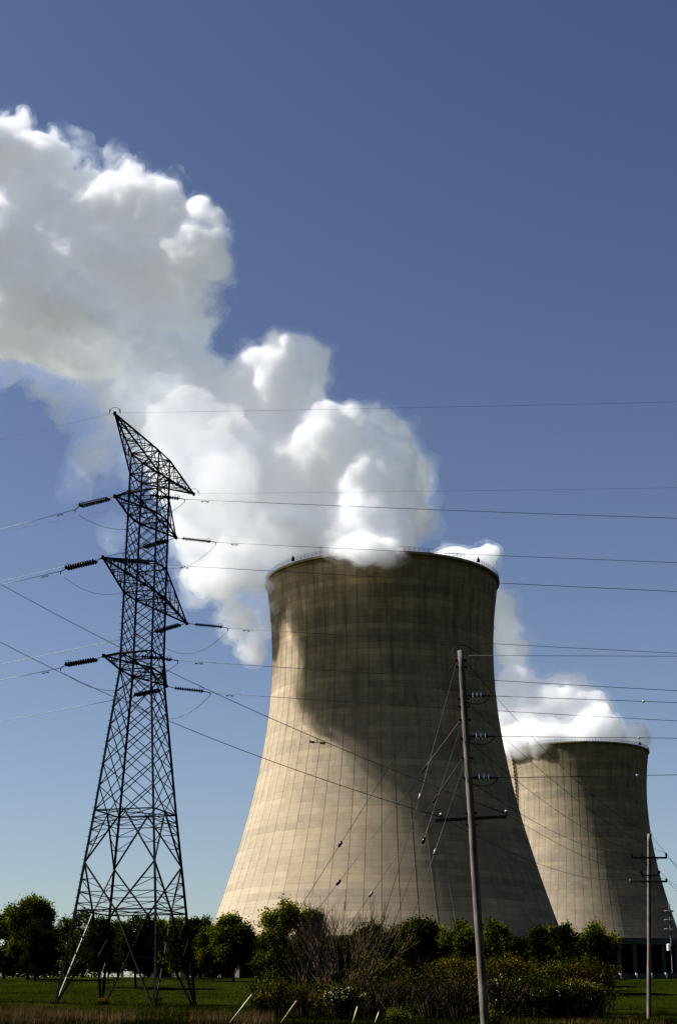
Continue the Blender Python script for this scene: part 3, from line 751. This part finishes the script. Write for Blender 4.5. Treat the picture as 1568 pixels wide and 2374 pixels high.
for (q, y0, y1, mid_, lab) in ((at(1173, 1887, Y1 + .2), 1353, (735, 1712), 0, 'upper dark wire slanting from the left edge to the right end of the crossarm'), (at(1022, 1894, Y1 + .2), 1488, (700, 1790), 0, 'lower dark wire slanting from the left edge to the left end of the crossarm')):
    az = R(-62)
    e_ = on_plane(0, y0, q, az); m_ = on_plane(*y1, q, az)
    # curvature from the surveyed middle
    L_ = (Vector((e_.x - q.x, e_.y - q.y, 0))).length; s_ = (Vector((m_.x - q.x, m_.y - q.y, 0))).length
    zl = q.z + (e_.z - q.z) * s_ / L_; b_ = (m_.z - zl) / (s_ * s_ - s_ * L_)
    mb = MB(); mb.tube(para(q, e_, b_, 40, 20), .012, 4)
    wr = mb.build('distribution_wire', DARKWIRE, None, True); tag(wr, lab, 'wire', 'long wires reaching the near crossarm from the left')
    if y0 == 1353: damper(m_, Vector((1, -.5, -.2))).build('splice', STEEL, wr)
for (x0, y0, x1, y1, lab) in ((1507, 1933, 1568, 2003, 'from the top pin'), (1543, 1978, 1568, 2006, 'from the upper crossarm'), (1528, 2019, 1568, 2050, 'from the middle crossarm'), (1543, 2037, 1568, 2060, 'from the lowest crossarm')):
    a_ = at(x0, y0, Y3 - .2); b_ = on_plane(x1, y1, a_, R(35)); b2 = a_ + (b_ - a_) * 1.6
    sagwire(a_, b2, .2, .012, 'short wire dropping right %s of the crossarm pole' % lab, group='wires leaving the frame at right')

# ------------------------------------------------------------------ yard at the foot of the towers
mb0 = None
BAR = [(1412, 2276.5, 1435, 2276), (1436, 2276, 1472, 2271.5), (1473, 2271.5, 1507, 2268), (1508, 2268, 1540, 2266), (1541, 2266, 1575, 2262)]
for i, (xa, ya, xb, yb) in enumerate(BAR):
    a_, b_ = at(xa, ya, 262), at(xb, yb, 262 + 4 * i); a_.z = ground(a_.x, a_.y) ; b_.z = ground(b_.x, b_.y)
    a_ = at(xa, ya, 258 + 4 * i)
    mb = MB(); d_ = (b_ - a_); d_.z = 0; L_ = d_.length; rot = Matrix.Rotation(math.atan2(d_.y, d_.x), 3, 'Z')
    c_ = (a_ + b_) / 2; zc = ground(c_.x, c_.y)
    mb.box((c_.x, c_.y, zc + .2), L_ * .98, .6, .5, rot); mb.box((c_.x, c_.y, zc + .62), L_ * .97, .3, .5, rot)
    o = mb.build('concrete_barrier', BEAM)
    mb = MB(); e_ = a_ + d_ * .03; mb.box((e_.x, e_.y - .35, zc + .42), .55, .2, .9, rot); mb.build('end_plate', WHITE, o)
    tag(o, '%s concrete barrier block counted from the shrubs toward the right edge' % ('first', 'second', 'third', 'fourth', 'fifth')[i], 'barrier', 'row of concrete barriers along the yard')
YB = 330.0
gz = ground(-40, YB)
def yard(name, px0, px1, y0, y1, Y, depth, m, label, cat, parts=()):
    a_ = at(px0, y1, Y); b_ = at(px1, y0, Y); root = None
    z0 = ground(a_.x, Y) - .3; w_ = b_.x - a_.x
    mb = MB(); mb.box(((a_.x + b_.x) / 2, Y + depth / 2, (z0 + b_.z) / 2), w_, depth, b_.z - z0)
    o = mb.build(name, m); tag(o, label, cat)
    return o, a_, b_, z0
o, a_, b_, z0 = yard('storage_shed', 330, 392, 2222, 2268, 420, 8, simple('shed_dark', (.05, .05, .05), .8, 0, .2), 'dark low shed with pale roof edge behind the pylon', 'shed')
mb = MB(); mb.box(((a_.x + b_.x) / 2, 419.6, b_.z + .15), b_.x - a_.x + 1.5, 9, .5); mb.build('roof', WHITE, o)
mb = MB()
for f in (.1, .42): mb.box((a_.x + (b_.x - a_.x) * f, 419.9, (z0 + b_.z) / 2 - .5), 1.0, .3, (b_.z - z0) * .7)
mb.build('door', WHITE, o)
TANK = simple('tank_paint', (.5, .44, .3), .6, 0, .08)
c_ = at(419, 2266, 440); zt = at(419, 2241, 440).z; z0 = ground(c_.x, 440) - .2
mb = MB(); mb.tube([(c_.x, 440, z0), (c_.x, 440, zt - .4), (c_.x, 440, zt)], [1.9, 1.9, .6], 18); tk = mb.build('storage_tank', TANK, None); tag(tk, 'small round beige tank standing behind the pylon legs', 'tank')
mb = MB(); mb.bar((c_.x - 1.95, 439.2, z0), (c_.x - 1.95, 439.2, zt), .15); mb.bar((c_.x - 1.5, 438.6, z0), (c_.x - 1.5, 438.6, zt), .15); mb.build('ladder', WHITE, tk)
for i, (px_, py0, py1) in enumerate(((283, 2240, 2266), (349, 2238, 2268), (401, 2236, 2268), (432, 2236, 2267), (457, 2234, 2268))):
    b_ = at(px_, py1, 400); t_ = at(px_, py0, 400); zg = ground(b_.x, 400)
    mb = MB(); mb.box((b_.x, 400, (zg + t_.z) / 2), .6, .6, t_.z - zg + .2); mb.box((b_.x, 400, t_.z + .1), .9, .9, .15)
    tag(mb.build('concrete_post', simple('pale_post', (.55, .5, .4), .9, 0, .1) if i == 0 else bpy.data.materials['pale_post']), ['lone pale post left of the dark shed behind the pylon', 'pale post at the left door of the shed', 'pale post between the shed and the beige tank', 'pale post touching the right side of the beige tank', 'pale post nearest the trees at the tower foot'][i], 'post', 'pale posts behind the pylon legs')
WBOX = simple('white_panel', (.55, .6, .68), .6, 0, .05)
for i, (xa, xb, ya, yb) in enumerate(((367, 379, 2240, 2267), (406, 414, 2241, 2262), (440, 450, 2249, 2268))):
    a_ = at(xa, yb, 430); b_ = at(xb, ya, 430); zg = ground(a_.x, 430) - .1
    mb = MB(); mb.box(((a_.x + b_.x) / 2, 430, (zg + b_.z) / 2), b_.x - a_.x, .8, b_.z - zg); mb.box(((a_.x + b_.x) / 2, 429.5, zg + .3), b_.x - a_.x + .3, .4, .5)
    tag(mb.build('equipment_cabinet', WBOX), ['tall pale blue cabinet beside the shed', 'narrow pale cabinet left of the beige tank', 'short pale cabinet right of the beige tank'][i], 'cabinet', 'pale cabinets behind the pylon')
# long chain-link fence behind the pylon
mb = MB(); fp = []
for i in range(24):
    x = -100 + i * 3.4; fp.append((x, 300 + 0 * x, ground(x, 300)))
fe = empty('chain_fence', fp[0]); tag(fe, 'low dark fence crossing behind the trees at left', 'fence')
for p in fp:
    mb = MB(); mb.tube([(p[0], p[1], p[2] - .2), (p[0], p[1], p[2] + 2.2)], .05, 5); mb.build('fence_post', STEEL, fe)
for h in (.3, 1.2, 2.1):
    mb = MB(); mb.tube([(p[0], p[1], p[2] + h) for p in fp], .03, 4); mb.build('fence_rail', STEEL, fe)

# ------------------------------------------------------------------ vegetation
rng = np.random.default_rng(11)
def leaves(centers, spread, per, size, aspect=.6, up=0.35):
    """leaf quads round the given clump centres"""
    c_ = np.repeat(np.asarray(centers), per, axis=0); N_ = len(c_)
    p = c_ + rng.normal(0, 1, (N_, 3)) * spread
    d = rng.normal(0, 1, (N_, 3)); d[:, 2] += up; d /= np.linalg.norm(d, axis=1)[:, None]
    e_ = np.cross(d, rng.normal(0, 1, (N_, 3))); e_ /= np.linalg.norm(e_, axis=1)[:, None]
    s_ = size * rng.uniform(.6, 1.35, (N_, 1)); d = d * s_; e_ = e_ * s_ * aspect * .5
    v = np.stack([p - d * .5, p + e_, p + d * .5, p - e_], axis=1).reshape(-1, 3)
    f = np.arange(N_ * 4).reshape(-1, 4)
    return v, f
def np_mesh(name, v, f):
    me = bpy.data.meshes.new(name); n_ = f.shape[1]
    me.vertices.add(len(v)); me.vertices.foreach_set('co', v.astype(np.float32).ravel())
    me.loops.add(f.size); me.loops.foreach_set('vertex_index', f.astype(np.int32).ravel())
    me.polygons.add(len(f)); me.polygons.foreach_set('loop_start', np.arange(0, f.size, n_, dtype=np.int32)); me.polygons.foreach_set('loop_total', np.full(len(f), n_, dtype=np.int32))
    me.update(); me.validate(); return me
def limbs(mb, p, d, L_, r, depth, rnd, spread=.55, ends=None, upb=.25, n_child=(2, 3), shrink=.68, sides=5):
    q = p + d * L_; mid_ = p.lerp(q, .5) + Vector((rnd.gauss(0, .04), rnd.gauss(0, .04), 0)) * L_
    mb.tube([p, mid_, q], [r, r * .82, r * .62], sides, False)
    if ends is not None: ends.append(q)
    if depth == 0: return
    for _ in range(rnd.randint(*n_child)):
        nd = (d + Vector((rnd.gauss(0, spread), rnd.gauss(0, spread), rnd.gauss(0, spread * .5) + upb))).normalized()
        limbs(mb, q, nd, L_ * shrink * rnd.uniform(.8, 1.2), r * .6, depth - 1, rnd, spread, ends, upb, n_child, shrink, sides if depth > 2 else 3)
LEAFM = {'green': leaf_mat('leaf_green', (.085, .11, .022), (.29, .29, .055), .35), 'dark': leaf_mat('leaf_dark', (.05, .07, .018), (.15, .16, .034), .4),
         'pale': leaf_mat('leaf_pale', (.08, .10, .045), (.26, .28, .13), .4), 'olive': leaf_mat('leaf_olive', (.095, .10, .035), (.26, .22, .06), .5),
         'grey': leaf_mat('leaf_grey', (.09, .10, .05), (.26, .27, .15), .6)}
def tree(px_, ytop, ybase, hw, Y, kind, label, group, shape=1.0, leaf=.30, trunk=.16, dens=1.0, seed=0):
    rnd = random.Random(seed * 77 + int(px_)); b_ = at(px_, ybase, Y); t_ = at(px_, ytop, Y)
    g = ground(b_.x, Y); b_ = Vector((b_.x, Y, g)); H = t_.z - g; W = 1.22 * hw * (Y * math.cos(PITCH) + 5) / F_PX; H *= 1.04
    root = empty('tree', tuple(b_)); tag(root, label, 'tree', group)
    mb = MB(); ends = []
    th = H * trunk
    mb.tube([b_ + Vector((0, 0, -.3)), b_ + Vector((.05, 0, th * .5)), b_ + Vector((0, 0, th))], [H * .022, H * .018, H * .016], 8)
    for k in range(4):
        a_ = rnd.uniform(0, 6.28); d = Vector((math.cos(a_) * .5, math.sin(a_) * .5, 1)).normalized()
        limbs(mb, b_ + Vector((0, 0, th)), d, H * .2, H * .012, 2, rnd, .4, ends, .35)
    mb.build('trunk', BARK, root)
    # crown: lobes on an egg, clumps on the lobes
    cz = th * .8 + (H - th * .8) * .48; hz = (H - th * .8) * .52
    lob = []
    nl = int(22 + 9 * W / 3)
    for k in range(nl):
        a_ = rnd.uniform(0, 6.28); u_ = rnd.uniform(-.9, .92); rr = math.sqrt(1 - u_ * u_ * .8) * rnd.uniform(.35, .78)
        if shape > 1 and u_ > .2: rr *= .75
        lob.append((b_ + Vector((math.cos(a_) * rr * W, math.sin(a_) * rr * W * .9, cz + u_ * hz * .80)), rnd.uniform(.20, .34) * min(W, hz)))
    lob.append((b_ + Vector((0, 0, cz + hz * .74)), .3 * min(W, hz)))
    cs = []
    for c_, r_ in lob:
        n_ = max(6, int(34 * dens * (r_ / .9) ** 1.3))
        v = rng.normal(0, 1, (n_, 3)); v /= np.linalg.norm(v, axis=1)[:, None]; v[:, 2] = np.abs(v[:, 2]) * 1.1 - .25
        cs.append(np.array(c_) + v * r_ * rng.uniform(.6, 1.08, (n_, 1)))
    cs = np.concatenate(cs)
    # shoots standing up from the top
    tips = [np.array(c_) + np.array([rnd.gauss(0, .3), rnd.gauss(0, .3), r_ * 1.15]) for c_, r_ in lob if c_.z > g + cz]
    cs = np.concatenate([cs, np.array(tips)]) if tips else cs
    v, f = leaves(cs, leaf * 1.15, 15, leaf)
    link('crown', np_mesh('crown', v - np.array([0, 0, 0]), f), LEAFM[kind], root)
    return root
LEFTG = 'trees standing behind the pylon'; MIDG = 'trees in front of the cooling towers'
TREES = [
 (8, 2118, 2274, 42, 262, 'green', 'leafy tree cut by the left edge of the photo', LEFTG), (62, 2086, 2276, 62, 245, 'green', 'tallest leafy tree at left with a rounded crown', LEFTG), (80, 2150, 2282, 40, 235, 'dark', 'dark lower tree in front of the tallest tree at left', LEFTG),
 (150, 2128, 2266, 26, 300, 'pale', 'pale open tree just left of the pylon', LEFTG), (190, 2106, 2266, 33, 290, 'pale', 'pale tree seen through the left leg of the pylon', LEFTG), (230, 2128, 2286, 36, 200, 'dark', 'dark tree with low crown between the left pylon legs', LEFTG),
 (272, 2138, 2270, 28, 270, 'green', 'lighter green tree between the two dark trees under the pylon', LEFTG), (312, 2130, 2288, 50, 196, 'dark', 'broad dark tree with a bare trunk in the middle of the pylon legs', LEFTG), (372, 2136, 2270, 26, 280, 'green', 'narrow green tree behind the third pylon leg', LEFTG),
 (410, 2128, 2270, 34, 265, 'green', 'green tree behind the right pylon legs', LEFTG), (448, 2132, 2270, 30, 290, 'dark', 'dark tree just right of the pylon', LEFTG), (474, 2124, 2268, 18, 310, 'pale', 'small pale see-through tree at the left foot of the near tower', LEFTG),
 (492, 2152, 2272, 38, 240, 'green', 'low green tree in front of the left tower foot', MIDG), (540, 2128, 2273, 46, 232, 'green', 'rounded tree with upright shoots before the left tower foot', MIDG), (598, 2172, 2272, 20, 260, 'dark', 'small dark tree between the lone column and the big green tree', MIDG),
 (662, 2090, 2285, 64, 165, 'green', 'largest bright green tree left of the bare tree', MIDG), (725, 2108, 2285, 36, 170, 'green', 'green tree half hidden behind the bare tree', MIDG),
 (866, 2140, 2285, 40, 190, 'green', 'dull green tree right of the bare tree', MIDG), (925, 2148, 2285, 40, 180, 'dark', 'dark tree left of the broad dark clump', MIDG), (965, 2136, 2290, 52, 170, 'dark', 'broad dark vine covered tree in the middle', MIDG), (1008, 2146, 2290, 34, 185, 'green', 'green tree with upright shoots beside the dark clump', MIDG),
 (1070, 2140, 2290, 52, 165, 'green', 'rounded green tree directly left of the wooden pole', MIDG), (1148, 2136, 2285, 46, 175, 'green', 'rounded green tree directly right of the wooden pole', MIDG), (1205, 2176, 2285, 20, 200, 'dark', 'small low dark tree between the pole and the dark columns', MIDG),
 (1253, 2150, 2288, 26, 190, 'dark', 'left of the two dark columnar trees', MIDG), (1284, 2146, 2288, 26, 195, 'green', 'greener tree between the two dark columnar trees', MIDG), (1318, 2140, 2288, 24, 185, 'dark', 'right of the two dark columnar trees', MIDG),
 (1385, 2148, 2285, 50, 190, 'green', 'rounded green tree nearest the right tower columns', MIDG), (1345, 2185, 2285, 34, 200, 'dark', 'low dark tree filling the gap left of the rounded right tree', MIDG),
]
for i, (px_, yt, yb, hw, Y, kd, lab, gr) in enumerate(TREES):
    tree(px_, yt, yb, hw, Y, kd, lab, gr, seed=i, leaf=.30 * (Y / 235) ** .6, trunk=.2 if i in (1, 5, 7, 12, 13) else .07, dens=(.45 if kd == 'pale' else 1.0))
for i, (px_, yt, hw, Y) in enumerate(((30, 2190, 40, 300), (115, 2180, 40, 315), (170, 2185, 36, 318), (250, 2165, 40, 305), (345, 2160, 40, 300), (385, 2170, 34, 310), (435, 2160, 40, 320), (465, 2170, 36, 280), (515, 2190, 30, 300), (630, 2170, 40, 205), (700, 2180, 50, 200), (790, 2180, 60, 215), (840, 2170, 50, 210), (900, 2165, 44, 215), (1000, 2172, 50, 215), (1040, 2165, 36, 210), (1110, 2175, 44, 212), (1180, 2190, 40, 215), (1225, 2190, 34, 215), (1300, 2180, 50, 215), (1345, 2180, 40, 212))):
    tree(px_, yt, 2285 if Y < 250 else 2270, hw, Y, 'dark', 'dark low undergrowth tree filling a gap in the tree row', 'dark undergrowth trees in the row', seed=50 + i, leaf=.3, trunk=.04, dens=.8)
def shrub(px_, ytop, ybase, hw, Y, kind, label, group, name='shrub', leaf=.11, flowers=0, n=1.0, twig=True, seed=0):
    rnd = random.Random(seed * 31 + int(px_)); b_ = at(px_, ybase, Y); t_ = at(px_, ytop, Y); g = ground(b_.x, Y)
    b_ = Vector((b_.x, Y, g)); H = max(.5, t_.z - g); W = hw * (Y * math.cos(PITCH)) / F_PX
    root = empty(name, tuple(b_)); tag(root, label, 'shrub', group)
    mb = MB(); ends = []
    for k in range(int(34 * n)):
        a_ = rnd.uniform(0, 6.28); rr = rnd.uniform(0, .7) * W; p = b_ + Vector((math.cos(a_) * rr, math.sin(a_) * rr, -.05))
        d = Vector((math.cos(a_) * rr / max(W, .1) * .9, math.sin(a_) * rr / max(W, .1) * .9, 1)).normalized()
        limbs(mb, p, d, H * .33, .02 + H * .003, 2, rnd, .35, ends, .2, (2, 3), .72, 3)
    mb.build('stems', BRAMBLE if kind in ('bramble', 'olive') else BARK, root)
    E_ = np.array([tuple(e) for e in ends])
    if kind != 'bramble':
        v, f = leaves(E_, .24 * max(.7, H / 4), 9 if n > .5 else 7, leaf); link('foliage', np_mesh('foliage', v, f), LEAFM[kind], root)
    else:
        v, f = leaves(E_, .3, 2, leaf * .7); link('foliage', np_mesh('foliage', v, f), LEAFM['olive'], root)
    if flowers:
        idx = rng.choice(len(E_), int(len(E_) * flowers)); v, f = leaves(E_[idx] + np.array([0, -.12, .05]), .10, 9, .085, .9); link('blossom', np_mesh('blossom', v, f), BLOSSOM, root)
    return root
BLOSSOM = simple('white_blossom', (.55, .55, .5), .8, 0, .1)
def bare_tree(px_, ytop, ybase, hw, Y, label, group, seed=1, n=9, depth=5):
    rnd = random.Random(seed); b_ = at(px_, ybase, Y); t_ = at(px_, ytop, Y); g = ground(b_.x, Y); b_ = Vector((b_.x, Y, g)); H = t_.z - g; W = hw * Y * math.cos(PITCH) / F_PX
    root = empty('bare_tree', tuple(b_)); tag(root, label, 'tree', group); mb = MB()
    for k in range(n):
        a_ = rnd.uniform(0, 6.28); s_ = rnd.uniform(.05, .85); d = Vector((math.cos(a_) * s_, math.sin(a_) * s_ * .6, 1)).normalized()
        limbs(mb, b_ + Vector((math.cos(a_) * .3, math.sin(a_) * .2, -.1)), d, H * .27, .07, depth, rnd, .24, None, .18, (2, 3), .74, 4)
    mb.build('branches', TWIG, root); return root
bare_tree(790, 2078, 2300, 95, 110, 'large bare purple brown tree fanning up before the near tower', None, 5, 24, 5)
bare_tree(742, 2150, 2310, 60, 104, 'lower bare tree leaning at the left of the large bare one', None, 8, 6, 4)
BG = 'shrubs and brambles in the foreground'
SHR = [
 (640, 2262, 2345, 48, 92, 'olive', 'dark olive scrub at the left end of the thicket', 0, .11), (600, 2290, 2360, 34, 84, 'olive', 'low scrub behind the pale guard tube', 0, .1), (700, 2268, 2355, 45, 84, 'bramble', 'bare thorny bramble left of the blossoming bush', 0, .1),
 (792, 2272, 2362, 40, 78, 'olive', 'bush with white blossom at the centre bottom of the photo', .16, .1), (740, 2250, 2340, 40, 98, 'bramble', 'tangled bramble under the bare tree', 0, .1), (860, 2240, 2345, 55, 96, 'bramble', 'purple brown bramble right of the blossoming bush', 0, .1),
 (930, 2246, 2350, 50, 90, 'bramble', 'purple brown bramble in the middle of the thicket', 0, .1), (1000, 2240, 2345, 55, 94, 'bramble', 'wide dark bramble left of the wooden pole', 0, .1), (880, 2200, 2320, 42, 120, 'olive', 'green brown shrub behind the middle bramble', 0, .14),
 (1060, 2250, 2345, 45, 88, 'bramble', 'bramble directly left of the wooden pole foot', 0, .1), (1045, 2195, 2310, 46, 122, 'olive', 'olive shrub behind the bramble left of the pole', 0, .14), (1155, 2238, 2345, 46, 90, 'bramble', 'bramble directly right of the wooden pole foot', .015, .1),
 (1105, 2200, 2320, 40, 116, 'olive', 'olive shrub hidden partly by the wooden pole', 0, .13), (1180, 2186, 2325, 58, 112, 'olive', 'tall olive shrub right of the wooden pole', 0, .13), (1282, 2198, 2320, 42, 118, 'grey', 'pale grey green shrub at right', 0, .12),
 (1230, 2240, 2345, 50, 98, 'dark', 'dark shrub in front of the pale grey one', 0, .11), (1350, 2196, 2320, 52, 116, 'olive', 'olive shrub right of the pale grey one', 0, .13), (1330, 2250, 2338, 50, 98, 'olive', 'shrub with many white flowers at right', .10, .11),
 (1392, 2270, 2332, 30, 102, 'dark', 'small dark shrub with few flowers at the right end of the thicket', .03, .1), (1280, 2268, 2345, 38, 92, 'dark', 'black green shrub low in front of the flowering one', .02, .1),
 (236, 2326, 2346, 12, 132, 'olive', 'small bush at the second pylon foot', 0, .09), (362, 2300, 2350, 20, 130, 'bramble', 'twiggy bush climbing the third pylon leg', 0, .09), (446, 2325, 2350, 13, 132, 'bramble', 'tiny twiggy bush at the right pylon foot', 0, .09),
 (920, 2340, 2372, 22, 66, 'green', 'small bright green sapling at the bottom centre', 0, .07), (1140, 2345, 2374, 16, 64, 'green', 'small bright green sapling by the pole foot', 0, .07),
]
for i, (px_, yt, yb, hw, Y, kd, lab, fl, lf) in enumerate(SHR):
    shrub(px_, yt, yb, hw, Y, kd, lab, BG, leaf=lf * 1.1, flowers=fl, n=(1.6 if hw > 35 else .5), seed=i)

cs = []
for x0, x1, y_ in ((-330, -78, 520), (-330, -150, 460), (150, 420, 560)):
    nn = int((x1 - x0) * 9); xx = rng.uniform(x0, x1, nn); yy = y_ + rng.normal(0, 7, nn)
    hh = np.array([ground(a, y_) + (7 + 5 * noise.fractal(Vector((a * .06, y_, 0)), 1, 2, 4)) for a in xx]); zz = np.array([ground(a, y_) for a in xx])
    cs.append(np.stack([xx, yy, zz + (hh - zz) * rng.random(nn) ** .8], 1))
v, f = leaves(np.concatenate(cs), .9, 9, .95)
tag(link('distant_woods', np_mesh('distant_woods', v, f), LEAFM['dark']), 'low dark far-off wood showing between the tree trunks', 'woods', kind='stuff')

# ------------------------------------------------------------------ grasses
def blades(name, n_, fx, hgt, wid, m, lean=.35):
    xs, ys = fx(n_); z = np.array([ground(x, y) for x, y in zip(xs, ys)]) + np.array([noise.fractal(Vector((x * .05, y * .05, 0)), 1, 2, 4) * .18 for x, y in zip(xs, ys)]) - .03
    h = hgt * rng.uniform(.45, 1.3, n_); a_ = rng.uniform(0, 6.28, n_); ln = rng.normal(0, lean, (n_, 2)) * h[:, None]
    w_ = wid * rng.uniform(.6, 1.4, n_); dx, dy = np.cos(a_) * w_, np.sin(a_) * w_
    v = np.stack([np.stack([xs - dx, ys - dy, z], 1), np.stack([xs + dx, ys + dy, z], 1), np.stack([xs + ln[:, 0], ys + ln[:, 1], z + h], 1)], 1).reshape(-1, 3)
    o = link(name, np_mesh(name, v, np.arange(n_ * 3).reshape(-1, 3)), m); return o
GRASSM = leaf_mat('grass_blades', (.035, .05, .012), (.10, .105, .032), .25); DRYM = leaf_mat('dry_grass_blades', (.12, .09, .055), (.33, .26, .18), .5)
def fx_meadow(n_):
    y = 58 + (rng.random(n_) ** 1.6) * 190; x = (rng.random(n_) - .5) * .50 * y; return x, y
def fx_dry(n_):
    y = rng.uniform(57, 86, n_ * 3); x = -.24 * y + rng.random(n_ * 3) ** 1.3 * .20 * y
    k = np.array([noise.fractal(Vector((a * .22, b * .16, 3)), 1, 2, 3) for a, b in zip(x, y)]) > (y - 64) * .03 - .12
    x, y = x[k][:n_], y[k][:n_]; m_ = n_ - len(x)
    return np.concatenate([x, x[:m_] + .2]), np.concatenate([y, y[:m_] - .1])
def fx_dry2(n_):
    y = rng.uniform(60, 72, n_); x = .10 * y + rng.random(n_) * .10 * y; return x, y
tag(blades('grass', 90000, fx_meadow, .22, .014, GRASSM), 'rough green meadow grass round the pylon and poles', 'grass', kind='stuff')
tag(blades('dry_grass', 9000, fx_dry, .55, .008, DRYM, .22), 'tall straw coloured grass in the bottom left corner', 'grass', kind='stuff')
tag(blades('dry_weeds', 1500, fx_dry2, .4, .008, DRYM, .3), 'sparse pale weeds in the grass at bottom right', 'grass', kind='stuff')
